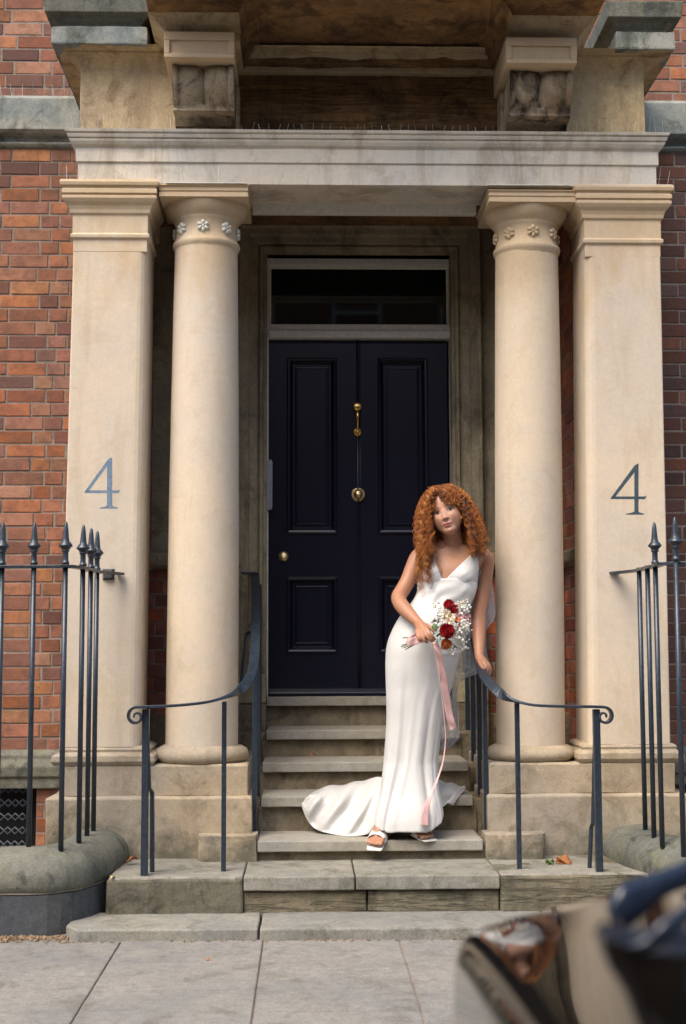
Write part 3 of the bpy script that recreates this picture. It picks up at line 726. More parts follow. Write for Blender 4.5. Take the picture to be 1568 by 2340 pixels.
for (a, c_) in ((cA, cB), (cC, cD)):
    # block behind and above each console so that the cove reads as breaking round it
    b = MB(); b.ring([(.0, zfr1-.01), (.008, zfr1+.03), (.03, zfr1+.06), (.06, zfr1+.085), (.085, zs+.002)], a-.025, c_+.025, 6.36, 7.55); b.build("console_cove", M['tan'], po, bevel=.003, rough=.002, cuts=.08)
    xw = c_-a; px_c = 470 if a < 0 else 1220; dy = 0 if a < 0 else 13
    # top block with sunk panel
    Dk = 6.30; kz0, kz1 = Z(131+dy, Dk, px_c), Z(81+dy, Dk, px_c)
    tb = MB(); tb.box(a-.028, c_+.004, Dk+.012, 6.75, kz0, kz1+.02)
    e0, e1 = a-.028, c_+.004
    for (u0, u1, w0, w1) in ((e0, e1, kz1-.022, kz1+.02), (e0, e1, kz0, kz0+.022), (e0, e0+.026, kz0+.022, kz1-.022), (e1-.03, e1, kz0+.022, kz1-.022)): tb.box(u0, u1, Dk, Dk+.0125, w0, w1)
    con = tb.build("console", M['cream'], po, bevel=.003, rough=.0008)
    # scrolled body: profile in (y,z), front face fluted across x
    yb0, yb1 = 6.40, 6.66; zb0_ = Z(288+dy*.5, 6.6, px_c)
    prof2 = [(6.40, kz0-.002), (6.385, kz0-.03), (6.39, kz0-.07), (6.41, kz0-.12), (6.44, kz0-.16), (6.455, kz0-.19), (6.45, kz0-.205), (6.475, kz0-.215), (6.50, kz0-.212), (6.53, kz0-.215), (6.56, kz0-.24), (6.575, zb0_-.01)]
    prof2 = [Vector((p[0], p[1], 0)) for p in prof2]; prof2 = spline(prof2, 4)
    nx = 44; vs = []; fs = []
    for p in prof2:
        tz = (kz0-p.y)/(kz0-zb0_)
        for k in range(nx+1):
            t_ = k/nx; u = abs(t_-.5)*2
            fl = 0
            if .02 < tz < .78: fl = .044*(math.sin(math.pi*((t_*2) % 1.0))**.6 if 0.04 < t_ < .96 else 0)-.012
            if .02 < tz < .78: yy = p.x+.02-fl*1.0 if .08 < t_ < .92 else p.x-.020
            else: yy = p.x
            vs.append((lerp(a+.004, c_-.004, t_), yy, p.y))
    for j in range(len(prof2)-1):
        for k in range(nx): fs.append((j*(nx+1)+k, j*(nx+1)+k+1, (j+1)*(nx+1)+k+1, (j+1)*(nx+1)+k))
    bb = MB(); bb.add(vs, fs, None, True)
    # flanks
    for sx, xx in ((0, a+.004), (nx, c_-.004)):
        idx = [vs[j*(nx+1)+sx] for j in range(len(prof2))]; n_ = len(idx)
        bb.add(idx+[(xx, 6.74, v[2]) for v in idx], [(j, j+1, n_+j+1, n_+j) for j in range(n_-1)])
    bb.build("console_scroll", M['console'], con, rough=.003, rscale=14)
    b = MB(); b.box(a-.012, c_+.012, 6.62, 6.76, zfr0, kz0-.01); b.build("console_back", M['tan'], con, bevel=.004)
# ---- bird spikes
def spikes(xa, xb, y, z, n, h=.088, parent=None, label=""):
    e = empty("bird_spikes", ((xa+xb)/2, y, z), label, "bird spikes", "bird spikes on the porch ledges")
    b = MB(); b.box(min(xa, xb), max(xa, xb), y-.008, y+.008, z, z+.004); b.build("base_strip", M['frame'], e)
    b = MB()
    for k in range(n):
        x = lerp(xa, xb, (k+.5)/n); ln = random.uniform(-.018, .018)
        b = MB(); b.tube([(x, y, z), (x+ln, y-random.uniform(-.01, .03), z+h*random.uniform(.8, 1.05))], .0008, 4, False)
        b.build("wire", M['spike'], e)
zq = Z(299, 6.51, 300)
spikes(X(160, 6.52, 300), X(400, 6.52, 300), 6.53, zq, 14, label="thin wire bird spikes on the cornice left of the left bracket")
spikes(X(545, 6.52, 300), X(1140, 6.52, 300), 6.53, zq, 30, h=.05, label="short wire bird spikes along the cornice between the two brackets")
spikes(X(1292, 6.52, 300), X(1525, 6.52, 300), 6.53, zq, 14, label="thin wire bird spikes on the cornice right of the right bracket")
zq = Z(415, 6.52, 250)
spikes(X(142, 6.53, 415), X(345, 6.53, 420), 6.53, zq, 9, label="wire bird spikes on top of the left square pier")
spikes(X(380, 6.53, 415), X(565, 6.53, 420), 6.54, zq, 7, label="wire bird spikes on top of the left round column's capital")
spikes(X(1115, 6.53, 420), X(1305, 6.53, 430), 6.54, zq, 7, label="wire bird spikes on top of the right round column's capital")
spikes(X(1332, 6.53, 430), X(1535, 6.53, 430), 6.53, zq, 10, label="wire bird spikes on top of the right square pier")
spikes(-1.9, X(160, 7.55, 228), 7.56, zb1+.0, 9, label="wire bird spikes on the stone band of the left brick wall")
# ================================================================== KERB WALLS AND RAILINGS
def plan_curve(pts, n=6):
    return [(p.x, p.y) for p in spline([Vector((a, b, 0)) for a, b in pts], n)]
def kerbwall(path, label, zc=.215):
    e = empty("kerb_wall", (path[len(path)//2][0], path[len(path)//2][1], 0), label, "low wall", "low rounded stone walls under the railings")
    cp = []
    for k in range(13):
        a = R(180*k/12); cp.append((-.156*math.cos(a), .268+.112*math.sin(a)))
    prof = [(-.140, zc-.008), (-.148, zc), (-.155, .235)]+cp[:]+[(.155, .235), (.148, zc), (.140, zc-.008)]
    b = MB(); b.sweep(path, prof, smooth=True); b.build("coping_stone", M['kerb'], e, cuts=.05, rough=.0035, rscale=6)
    b = MB(); b.sweep(path, [(-.142, zc-.014), (.142, zc-.014), (.142, zc-.004), (-.142, zc-.004)]); b.build("mortar_joint", M['mortar'], e, cuts=.05, rough=.004, rscale=9)
    b = MB(); b.sweep(path, [(-.14, -.2), (-.145, zc-.018), (.145, zc-.018), (.15, -.2)]); b.build("base_course", M['kerb_dark'], e, cuts=.06, rough=.006, rscale=6)
    return e
bl = [P(78, 1290, 5.92), P(150, 1289, 5.90), P(190, 1296, 6.06), P(208, 1301, 6.24), P(222, 1306, 6.40)]
ZR = 1.585
pathL = plan_curve([(-3.6, 5.93), (-2.6, 5.93), (bl[0].x, 5.92), (bl[1].x, 5.90), (bl[2].x+.012, 6.05), (bl[3].x+.015, 6.22), (bl[4].x+.01, 6.46), (bl[4].x+.01, 6.53)], 6)
x5 = bl[4].x-.005; x1_ = bl[1].x-.10
pathL = [(-4.2+k*.14, 5.93) for k in range(int((x1_+4.2)/.14))]+[(x1_+(x5-x1_)*math.sin(R(a)), 6.46-.53*math.cos(R(a))) for a in range(0, 91, 6)]+[(x5, 6.53)]
kerbwall(pathL, "low mossy stone wall curving in to the porch under the left railings")
br = [P(1460, 1293, 6.30), P(1479, 1290, 6.12), P(1497, 1285, 5.96), P(1544, 1277, 5.70)]
pathR = plan_curve([(br[0].x-.0, 6.56), (br[0].x, 6.42), (br[1].x, 6.14), (br[2].x+.02, 5.96), (br[3].x, 5.80), (br[3].x+.35, 5.72), (3.4, 5.7), (4.4, 5.7)], 6)
y5 = br[0].x; xe = br[3].x+.45
pathR = [(y5, 6.56)]+[(xe-(xe-y5)*math.sin(R(a)), 6.48-.78*math.cos(R(a))) for a in range(90, -1, -6)]+[(xe+.15*k, 5.70) for k in range(1, 16)]
kerbwall(pathR, "low grey stone wall curving out from the porch under the right railings")
def finial(b, x, y, z):
    u = .000536
    pr = [(0, 355), (5, 352), (13, 338), (20, 290), (26, 220), (30, 195), (32, 190), (42, 180), (56, 160), (57, 152), (48, 146), (34, 130), (29, 122), (32, 116), (32, 108), (24, 104), (23, 95), (23, 40), (26, 28), (32, 22), (32, 10), (26, 4), (20, 0)]
    b.lathe([(r*u, h*u) for r, h in pr][::-1], x, y, 16, z)
def railing(path_top, bars, heads, label, zbars):
    e = empty("iron_railing", (path_top[0][0], path_top[0][1], .35), label, "railing", "spear topped iron railings either side of the porch")
    b = MB(); b.sweep(path_top, [(-.021, ZR-.013), (.021, ZR-.013), (.021, ZR), (-.021, ZR)]); b.build("top_rail", M['iron'], e, bevel=.002)
    for i, (x, y) in enumerate(bars):
        b = MB(); b.tube([(x, y, zbars-.02), (x, y, ZR+.005)], .0115, 12); o = b.build("bar", M['iron'], e)
        if heads[i]:
            b = MB(); finial(b, x, y, ZR); b.build("spearhead", M['iron'], o, fixn=True)
    return e
barsL = [(p.x, p.y) for p in bl]
extra = []
xx = bl[0].x-.14
while xx > -3.4: extra.append((xx, 5.93)); xx -= .14
tp = plan_curve([(-3.6, 5.93), (-2.6, 5.93), (bl[0].x, 5.92), (bl[1].x, 5.90), (bl[2].x, 6.05), (bl[3].x, 6.22), (bl[4].x+.02, 6.40), (bl[4].x+.09, 6.57)], 6)
rL = railing(tp, extra[::-1]+barsL, [1]*20+[1]*10, "blue black spear topped iron railing in front of the left brick wall", .37)
b = MB(); p = P(243, 1310, 6.5); b.add([(p.x-.03, 6.583, p.z-.028), (p.x+.03, 6.583, p.z-.028), (p.x+.03, 6.583, p.z+.028), (p.x-.03, 6.583, p.z+.028), (p.x-.018, 6.555, p.z-.018), (p.x+.018, 6.555, p.z-.018), (p.x+.018, 6.555, p.z+.018), (p.x-.018, 6.555, p.z+.018)], [(0,1,5,4),(1,2,6,5),(2,3,7,6),(3,0,4,7),(4,5,6,7)]); b.build("wall_fixing", M['kerb_dark'], rL)
barsR = [(p.x, p.y) for p in br]
exR = []; xx = br[3].x+.14
while xx < 4.2: exR.append((xx, 5.72)); xx += .14
tp = plan_curve([(br[0].x-.06, 6.58), (br[0].x, 6.36), (br[1].x, 6.12), (br[2].x, 5.96), (br[3].x, 5.75), (br[3].x+.35, 5.72), (3.4, 5.7), (4.4, 5.7)], 6)
rR = railing(tp, barsR+exR, [0, 0]+[1]*30, "blue black iron railing in front of the right square pier", .37)
# ================================================================== STAIR HANDRAILS
def handrail(scroll, knots, posts, label, ends=None):
    e = empty("handrail", (knots[1][0].x, knots[1][0].y, zl), label, "handrail", "wrought iron stair handrails")
    pts = []; ws = []
    P3 = spline([k[0] for k in knots], 8); W3 = spline([Vector(k[1]) for k in knots], 8)
    # scroll: spiral in the x-z plane starting from the first knot
    s, r0 = scroll; p0 = knots[0][0]; sp = []
    for k in range(29):
        a = R(90+k*-s*0) ; t = k/28; ang = t*R(470); r = r0*(1-.80*t)
        cx_, cz_ = p0.x, p0.z-r0
        sp.append(Vector((cx_+s*r*math.sin(ang)+s*0, p0.y, cz_+r*math.cos(ang)-(.003)*t)))
    sp = sp[::-1]
    pts = sp[:-1]+P3; ws = [Vector((0, 1, 0))]*(len(sp)-1)+W3
    wid = [lerp(.018, .046, min(1, i/26)) for i in range(len(pts))]; th = [lerp(.007, .012, min(1, i/20)) for i in range(len(pts))]
    b = MB(); b.flatbar(pts, ws, wid, th); b.build("rail", M['iron'], e, bevel=.003, seg=3)
    for (x, y, z0, z1, wx, wy) in posts:
        b = MB(); b.box(x-wx/2, x+wx/2, y-wy/2, y+wy/2, z0-.01, z1); b.build("post", M['iron'], e, bevel=.002, seg=1)
    return e
Yv = (0, 1, 0)
def K(px, py, D, w): return (P(px, py, D), w)
kn = [K(312, 1615, 6.02, Yv), K(345, 1614, 6.02, Yv), K(420, 1610, 6.03, Yv), K(490, 1600, 6.07, (.1, 1, 0)), K(545, 1577, 6.16, (.5, .9, 0)), K(573, 1545, 6.32, (1, .3, 0)), K(582, 1500, 6.55, (1, 0, 0)), K(585, 1440, 6.80, (1, 0, 0)), K(585, 1372, 7.2, (1, 0, 0)), K(584, 1322, 7.5, (1, 0, 0)), K(582, 1310, 7.57, (1, 0, 0))]
def post(pxt, D, z0, py, wx=.024, wy=.024): 
    p = P(pxt, py, D); return (p.x, D, z0, p.z, wx, wy)
hl = handrail((-1, .040), kn, [post(334, 6.05, zl, 1620, .030, .030), post(513, 6.14, zl, 1602, .021, .021), post(583, 6.58, ZT[0]+.02, 1510, .024, .024), post(592, 6.85, ZT[1], 1432, .016, .024), post(594, 7.15, ZT[2], 1385, .016, .024), post(595, 7.45, ZT[3], 1335, .016, .024)],
              "curved iron handrail with scrolled end left of the steps")
b = MB(); p = P(584, 1309, 7.57); q = P(540, 1309, 7.57)
b.flatbar([q, p+Vector((.012, 0, 0))], [(0, 1, 0)]*2, .04, .010); b.build("return_bar", M['iron'], hl, bevel=.002)
a_, c_ = P(341, 1800, 6.06), P(347, 1985, 6.12); b = MB(); b.tube([P(334, 1640, 6.04), a_, P(348, 1810, 6.12), Vector((c_.x, 6.14, zl))], .011, 8, False); b.build("back_stay", M['iron'], hl)
b = MB(); b.tube([P(549, 1585, 6.9), P(563, 1450, 6.98), P(566, 1446, 6.98), P(575, 1444, 6.95)], .009, 8, False); b.tube([P(575+5*math.cos(R(a)), 1430-5*math.sin(R(a))*1.2, 6.95) for a in range(-60, 220, 20)][::-1], .004, 6); b.build("scroll_stay", M['iron'], hl)
kn = [K(1380, 1615, 6.04, Yv), K(1348, 1614, 6.04, Yv), K(1270, 1613, 6.05, Yv), K(1205, 1608, 6.08, (-.1, 1, 0)), K(1150, 1588, 6.16, (-.5, .9, 0)), K(1112, 1552, 6.32, (-.9, .4, 0)), K(1098, 1522, 6.45, (-1, .1, 0)), K(1088, 1470, 6.68, (1, 0, 0)), K(1078, 1415, 6.95, (1, 0, 0)), K(1062, 1350, 7.3, (1, 0, 0)), K(1048, 1310, 7.57, (1, 0, 0))]
kn = [(a, tuple(-c for c in w_) if i >= 7 else w_) for i, (a, w_) in enumerate(kn)]
hr = handrail((1, .040), kn, [post(1362, 6.05, zl, 1620, .030, .030), post(1181, 6.14, zl, 1606, .021, .021), post(1107, 6.56, ZT[0]+.02, 1545, .021, .021), post(1093, 6.82, ZT[1], 1460, .024, .024), post(1078, 7.12, ZT[2], 1390, .024, .024), post(1065, 7.44, ZT[3], 1340, .024, .024)],
              "curved iron handrail with scrolled end under the woman's hand")
b = MB(); b.tube([P(1361, 1640, 6.06), P(1355, 1880, 6.10), P(1351, 1890, 6.13), Vector((X(1347, 6.15, 1980), 6.15, zl))], .010, 8, False); b.build("back_stay", M['iron'], hr)
# ================================================================== LEAVES AND LITTER
leafm = plain("dry_leaf", (.30, .11, .03), .7, 0, 50, .4)
leafy = plain("pale_leaf", (.55, .42, .16), .7, 0, 50, .3); leafg = plain("green_leaf", (.12, .17, .04), .6, 0, 50, .3)
def leafmesh(b, c, s, rz, curl=.5, tilt=.0):
    n = 7; vs = []; fs = []
    m_ = Matrix.Rotation(rz, 3, 'Z') @ Matrix.Rotation(tilt, 3, 'X')
    for i in range(n+1):
        t = i/n; w_ = s*.36*math.sin(math.pi*min(1, t*1.02))**.8*(1+.25*math.sin(t*17))
        for k in (-1, 0, 1):
            v = Vector(((t-.5)*s, k*w_, abs(k)*w_*curl+s*.12*math.sin(t*5))); vs.append(Vector(c)+m_@v)
    for i in range(n):
        for k in range(2): fs.append((3*i+k, 3*i+k+1, 3*i+4+k, 3*i+3+k))
    b.add(vs, fs, None, True)
def litter(nm, px, py, D, s, mat, n=1, label="", tilt=.0, spread=.0):
    p = P(px, py, D); b = MB()
    for _ in range(n): leafmesh(b, (p.x+random.uniform(-spread, spread), p.y+random.uniform(-spread, spread)*.5, p.z+random.uniform(0, spread*.5)+s*.08), s*random.uniform(.7, 1.1), random.uniform(0, 6), random.uniform(.3, .9), random.uniform(-.8, .8) if n > 1 else tilt)
    o = b.build(nm, mat, None, solid=.0012); o.location = (0, 0, 0); tag(o, label, "leaf"); return o
litter("fallen_leaf", 1283, 1975, 6.27, .07, leafm, 4, "crumpled orange brown leaf on the landing right of the steps", .5, .022)
litter("green_leaf", 1258, 1975, 6.26, .05, leafg, 2, "small green leaf on the landing beside the crumpled orange leaf", .3, .012)
litter("fallen_leaf", 302, 1968, 6.33, .055, leafm, 1, "dry brown leaf on the landing behind the left wall end", .2)
litter("fallen_leaf", 258, 2006, 6.00, .03, leafy, 1, "pale yellow leaf on the left corner of the landing", 0)
litter("fallen_leaf", 476, 2195, 5.33, .026, leafm, 1, "small dark brown leaf lying on the pavement flags", .3)
litter("fallen_leaf", 716, 1726, 7.10, .045, leafm, 1, "thin brown leaf on the third tread left of the woman", 0)
litter("fallen_leaf", 568, 1742, 7.10, .05, leafm, 3, "dark dry leaves behind the left handrail posts", .2, .03)
b = MB()
for k in range(520):
    t = random.random()**1.3; p = P(-60+205*t, lerp(2132, 2150, random.random()), 5.62+random.uniform(-.08, .05)); leafmesh(b, (p.x, 5.78-abs(random.gauss(0, .045)), .034), random.uniform(.005, .018), random.uniform(0, 6), random.uniform(.2, .9), random.uniform(-.6, .6))
for k in range(170):
    b_x = random.uniform(-1.0, 1.6); leafmesh(b, (b_x, D0-.006-abs(random.gauss(0, .008)), .033), random.uniform(.006, .014), random.uniform(0, 6), .5, random.uniform(-.5, .5))
tag(b.build("leaf_litter", plain("litter", (.24, .16, .09), .8, 0, 90, .6), None, solid=.001), "dry leaf litter along the foot of the kerb step", "leaf litter", None, "stuff")
# ================================================================== WOMAN
from mathutils.bvhtree import BVHTree
wo = empty("person", P(935, 1905, 6.52), "woman in a white satin gown leaning on the handrail with a bouquet in one hand", "person")
PX = 1/470.0
EYE = P(1013.2, 1167.2, 6.455)
hF = Vector((-.27, -.96, .045)).normalized(); hU = Vector((-.285, .0, .955)); hR = hU.cross(hF).normalized(); hU = hF.cross(hR).normalized()
HO = EYE - hF*.080
def HL(r, f, u): return HO + hR*r + hF*f + hU*u
pr = MB()
def ellip(c, rad, ax=None, n=28):
    ax = ax or (Vector((1, 0, 0)), Vector((0, 1, 0)), Vector((0, 0, 1))); vs = []; fs = []; m_ = n//2
    for j in range(1, m_):
        th = math.pi*j/m_
        for i in range(n):
            ph = 2*math.pi*i/n
            vs.append(Vector(c)+ax[0]*rad[0]*math.sin(th)*math.cos(ph)+ax[1]*rad[1]*math.sin(th)*math.sin(ph)+ax[2]*rad[2]*math.cos(th))
    for j in range(m_-2):
        for i in range(n): fs.append((j*n+i, j*n+(i+1) % n, (j+1)*n+(i+1) % n, (j+1)*n+i))
    t = len(vs); vs.append(Vector(c)+ax[2]*rad[2]); vs.append(Vector(c)-ax[2]*rad[2])
    for i in range(n): fs.append((t, (i+1) % n, i)); fs.append((t+1, (m_-2)*n+i, (m_-2)*n+(i+1) % n))
    pr.add(vs, fs)
def limb(knots, n=20, seg=6):
    pts = spline([k[0] for k in knots], seg); rr = spline([Vector((k[1], 0, 0)) for k in knots], seg)
    rad = [v.x for v in rr]
    # round the ends
    a, b = pts[0]-pts[1], pts[-1]-pts[-2]; a.normalize(); b.normalize()
    hd = [(pts[0]+a*rad[0]*s, rad[0]*math.sqrt(1-s*s)) for s in (.98, .8, .5)]
    tl = [(pts[-1]+b*rad[-1]*s, rad[-1]*math.sqrt(1-s*s)) for s in (.5, .8, .98)]
    pr.tube([h[0] for h in hd]+pts+[h[0] for h in tl], [h[1] for h in hd]+rad+[h[1] for h in tl], n)
hax = (hR, hF, hU)
ellip(HL(0, -.018, .030), (.074, .092, .088), hax)
ellip(HL(0, .014, -.026), (.071, .066, .080), hax)
ellip(HL(0, .040, -.086), (.034, .036, .031), hax)
ellip(HL(0, .018, -.065), (.054, .048, .042), hax)
limb([(P(1035, 1236, 6.60), .040), (P(1062, 1252, 6.612), .040), (P(1098, 1268, 6.615), .042)], 16)
limb([(P(1035, 1236, 6.60), .040), (P(1006, 1251, 6.608), .040), (P(972, 1268, 6.61), .042)], 16)
for s in (-1, 1): ellip(HL(s*.040, .034, -.030), (.024, .028, .030), hax)
NB = P(1037, 1250, 6.60)
limb([(HL(0, -.022, -.045), .050), (P(1033, 1225, 6.575), .049), (P(1036, 1243, 6.595), .051), (P(1037, 1262, 6.61), .062)])
# torso loft
TR = [(1246, 1012, 1062, 6.605, .050), (1254, 985, 1088, 6.610, .060), (1264, 968, 1104, 6.612, .070), (1278, 966, 1106, 6.610, .086), (1295, 968, 1098, 6.600, .096), (1315, 966, 1092, 6.590, .098), (1335, 961, 1086, 6.580, .094),
      (1355, 958, 1080, 6.570, .088), (1380, 946, 1070, 6.560, .086), (1404, 926, 1062, 6.555, .096), (1443, 902, 1060, 6.550, .110), (1487, 889, 1046, 6.545, .114), (1531, 889, 1034, 6.540, .104), (1568, 891, 1024, 6.540, .094),
      (1620, 893, 1008, 6.535, .080), (1700, 893, 992, 6.530, .060), (1780, 889, 985, 6.530, .050), (1838, 886, 980, 6.525, .040)]
def ringpts(row, n=48, grow=0.0, ex=2.3):
    y, xl, xr, Dc, dr = row; c = P((xl+xr)/2, y, Dc); hw = (xr-xl)/2*Dc/FPX+grow; out = []
    for k in range(n):
        a = 2*math.pi*k/n; ca, sa = math.cos(a), math.sin(a)
        out.append(c+Vector((hw*math.copysign(abs(ca)**(2/ex), ca), (dr+grow)*math.copysign(abs(sa)**(2/ex), sa), 0)))
    return out
vs = []; fs = []; n = 48; yy = 1246; rows = []
while yy <= 1838: rows.append([yy]+interp(TR, yy)); yy += 6
for r_ in rows: vs += ringpts(r_)
for j in range(len(rows)-1):
    for i in range(n): fs.append((j*n+i, j*n+(i+1) % n, (j+1)*n+(i+1) % n, (j+1)*n+i))
fs.append(tuple(range(n))); fs.append(tuple((len(rows)-1)*n+i for i in range(n))[::-1]); pr.add(vs, fs)
for (x, y, D, r0, r1, r2) in ((990, 1312, 6.527, .054, .048, .052), (1056, 1315, 6.530, .054, .048, .052)): ellip(P(x, y, D), (r0, r1, r2))
# clavicles
for s in (-1, 1): limb([(P(1037+s*8, 1258, 6.560), .008), (P(1037+s*28, 1257, 6.566), .009), (P(1037+s*56, 1259, 6.59), .012)], 12)
# arm on the image right, straight down on to the rail
limb([(P(1098, 1270, 6.61), .042), (P(1110, 1276, 6.615), .041), (P(1111, 1295, 6.62), .038), (P(1107, 1333, 6.625), .036), (P(1101, 1370, 6.62), .035), (P(1095, 1400, 6.61), .036), (P(1093.5, 1425, 6.60), .0375), (P(1094, 1460, 6.565), .031), (P(1094.5, 1485, 6.525), .024), (P(1095, 1500, 6.50), .0215)])
# arm on the image left, bent to hold the flowers
limb([(P(966, 1268, 6.605), .043), (P(955, 1275, 6.60), .042), (P(944, 1298, 6.59), .040), (P(933, 1325, 6.575), .038), (P(920, 1348, 6.55), .0365), (P(911, 1364, 6.52), .036), (P(916, 1380, 6.48), .036), (P(930, 1397, 6.435), .034), (P(945, 1412, 6.395), .028), (P(958, 1424, 6.36), .0225)])
# hand holding the stems
limb([(P(957, 1424, 6.358), .022), (P(964, 1432, 6.335), .025), (P(968, 1438, 6.318), .024)], 16)
limb([(P(955, 1428, 6.35), .016), (P(958, 1441, 6.315), .0135)], 14); limb([(P(966, 1430, 6.33), .017), (P(974, 1437, 6.305), .014)], 14)
FR = .0088
for ch in ([(952.5, 1441, 6.312), (954.5, 1452, 6.288), (958.5, 1461, 6.283), (965, 1465, 6.298)], [(960, 1441, 6.303), (964.5, 1453, 6.278), (970, 1463, 6.274), (977, 1467, 6.292)],
           [(968, 1438, 6.298), (974.5, 1450, 6.274), (981, 1460, 6.272), (988, 1465, 6.290)], [(975, 1436, 6.298), (982, 1446, 6.276), (989, 1455, 6.276), (994, 1461, 6.292)]):
    limb([(P(*c), FR*f) for c, f in zip(ch, (1.12, 1.05, .95, .80))], 12, 5)
limb([(P(966, 1427, 6.345), .013), (P(977, 1430, 6.33), .0115), (P(986, 1436, 6.318), .0098), (P(993, 1444, 6.312), .0082)], 12, 5)
# hand on the rail
limb([(P(1095, 1500, 6.50), .0215), (P(1099, 1509, 6.482), .023), (P(1105, 1517, 6.465), .022)], 16)
limb([(P(1101, 1505, 6.49), .018), (P(1112, 1517, 6.475), .0155)], 14)
for ch in ([(1106, 1514, 6.442), (1112, 1523, 6.428), (1115.5, 1532, 6.432), (1116, 1540, 6.442)], [(1109, 1513, 6.460), (1116, 1522, 6.448), (1119, 1532, 6.452), (1118.5, 1541, 6.458)],
           [(1111, 1513, 6.478), (1118, 1521, 6.470), (1121, 1530, 6.474), (1120, 1538, 6.480)], [(1111, 1514, 6.496), (1118, 1521, 6.494), (1121, 1529, 6.498), (1120, 1536, 6.502)]):
    limb([(P(*c), FR*f) for c, f in zip(ch, (1.10, 1.02, .92, .8))], 12, 5)
limb([(P(1095, 1507, 6.47), .0135), (P(1099, 1519, 6.435), .0118), (P(1105, 1527, 6.420), .0105), (P(1111, 1534, 6.416), .0088)], 12, 5)
# shins and feet
def foot(ank, heel, ball, toe, side, shin_top):
    up = Vector((0, 0, 1)); d = (toe-heel).normalized(); s_ = d.cross(up).normalized()
    limb([(shin_top, .047), (lerp(shin_top, ank, .6), .036), (ank, .029), (ank+(heel-ank)*.35, .030)], 16)
    limb([(ank+Vector((0, 0, -.005)), .029), (lerp(ank, ball, .5)+up*.006, .028), (ball+up*.002, .022)], 16)
    limb([(heel+up*.012, .026), (lerp(heel, ball, .5), .025), (ball, .020)], 16)
    for w_ in (-1, 0, 1): limb([(lerp(heel, ball, .55)+s_*w_*.010, .022), (ball+s_*w_*.020, .015)], 12)
    for k in range(5):
        o_ = (k-2)*.0155*side; L = [.026, .030, .027, .022, .016][k]; rr = [.0125, .0092, .0088, .0084, .0080][k]
        b0 = ball+s_*o_-d*.004+up*-.004; t0 = ball+s_*o_*1.05+d*(.020+L*.9)+up*-.010
        limb([(b0, rr*1.1), (lerp(b0, t0, .6)+up*.004, rr), (t0, rr*.92)], 10, 4)
AL = P(872, 1884, 6.455); fL = dict(heel=P(882, 1896, 6.53), ball=P(862, 1916, 6.385), toe=P(855, 1932, 6.34))
foot(P(871, 1882, 6.475), P(884, 1893, 6.535), P(861, 1914, 6.392), P(855, 1930, 6.345), 1, P(903, 1800, 6.54))
foot(P(945, 1884, 6.50), P(936, 1892, 6.54), P(966, 1902, 6.43), P(986, 1909, 6.385), -1, P(955, 1800, 6.53))
tmp = pr.build("tmp_body", None, None, fixn=True)
rm = tmp.modifiers.new("r", 'REMESH'); rm.mode = 'VOXEL'; rm.voxel_size = .0027; rm.adaptivity = 0
sm = tmp.modifiers.new("s", 'SMOOTH'); sm.factor = .5; sm.iterations = 12
bpy.context.view_layer.update()
ev = tmp.evaluated_get(bpy.context.evaluated_depsgraph_get()); me = bpy.data.meshes.new_from_object(ev)
bpy.data.objects.remove(tmp)
nv = len(me.vertices); co = np.empty(nv*3); me.vertices.foreach_get("co", co); co = co.reshape(-1, 3)
ho = np.array(HO); L = np.stack([(co-ho)@np.array(hR), (co-ho)@np.array(hF), (co-ho)@np.array(hU)], 1)
r, f, u = L[:, 0], L[:, 1], L[:, 2]
face = (f > .035) & (u > -.125) & (u < .09) & (np.abs(r) < .07)
g = lambda a, c, s: np.exp(-((a-c)/s)**2)
S01 = lambda x: np.clip(x, 0, 1)
ar = np.abs(r)
df = np.zeros(nv)
ridge = S01((.006-u)/.040)                      # 0 at the bridge, 1 at the tip
df += .0195*ridge**1.15*g(r, 0, .0065+.0045*ridge)*S01((u+.0445)/.006)*(u < .012)
df += .0035*g(r, 0, .006)*g(u, .004, .014)
df += .0065*g(ar, .0120, .0050)*g(u, -.037, .0055)          # nostril wings
df += -.0125*g(ar, .033, .0145)*g(u, .001, .0105)           # sockets
df += .0062*g(ar, .033, .0125)*g(u, .0005, .0058)           # eyeball bulge under the lids
df += .0040*g(ar, .033, .018)*g(u, .0185, .0055)            # brow
df += .0040*g(ar, .040, .014)*g(u, -.030, .016)             # cheek
df += -.0050*g(ar, .034, .012)*g(u, -.068, .016)
lipw = S01(1-(ar/.026)**2)
df += .0085*g(r, 0, .024)*g(u, -.068, .014)
df += .0045*lipw*g(u, -.0630, .0042)*(1-.35*g(r, 0, .003)) + .0062*lipw*g(u, -.0738, .0048) - .0040*lipw*g(u, -.0678, .0019)
df += -.0045*g(r, 0, .018)*g(u, -.0835, .0055) + .0045*g(r, 0, .014)*g(u, -.1, .011)
df += -.0030*g(r, 0, .0035)*g(u, -.053, .006)
df *= S01((f-.03)/.02)*face
co = co + df[:, None]*np.array(hF)[None, :]
me.vertices.foreach_set("co", co.reshape(-1)); me.update()
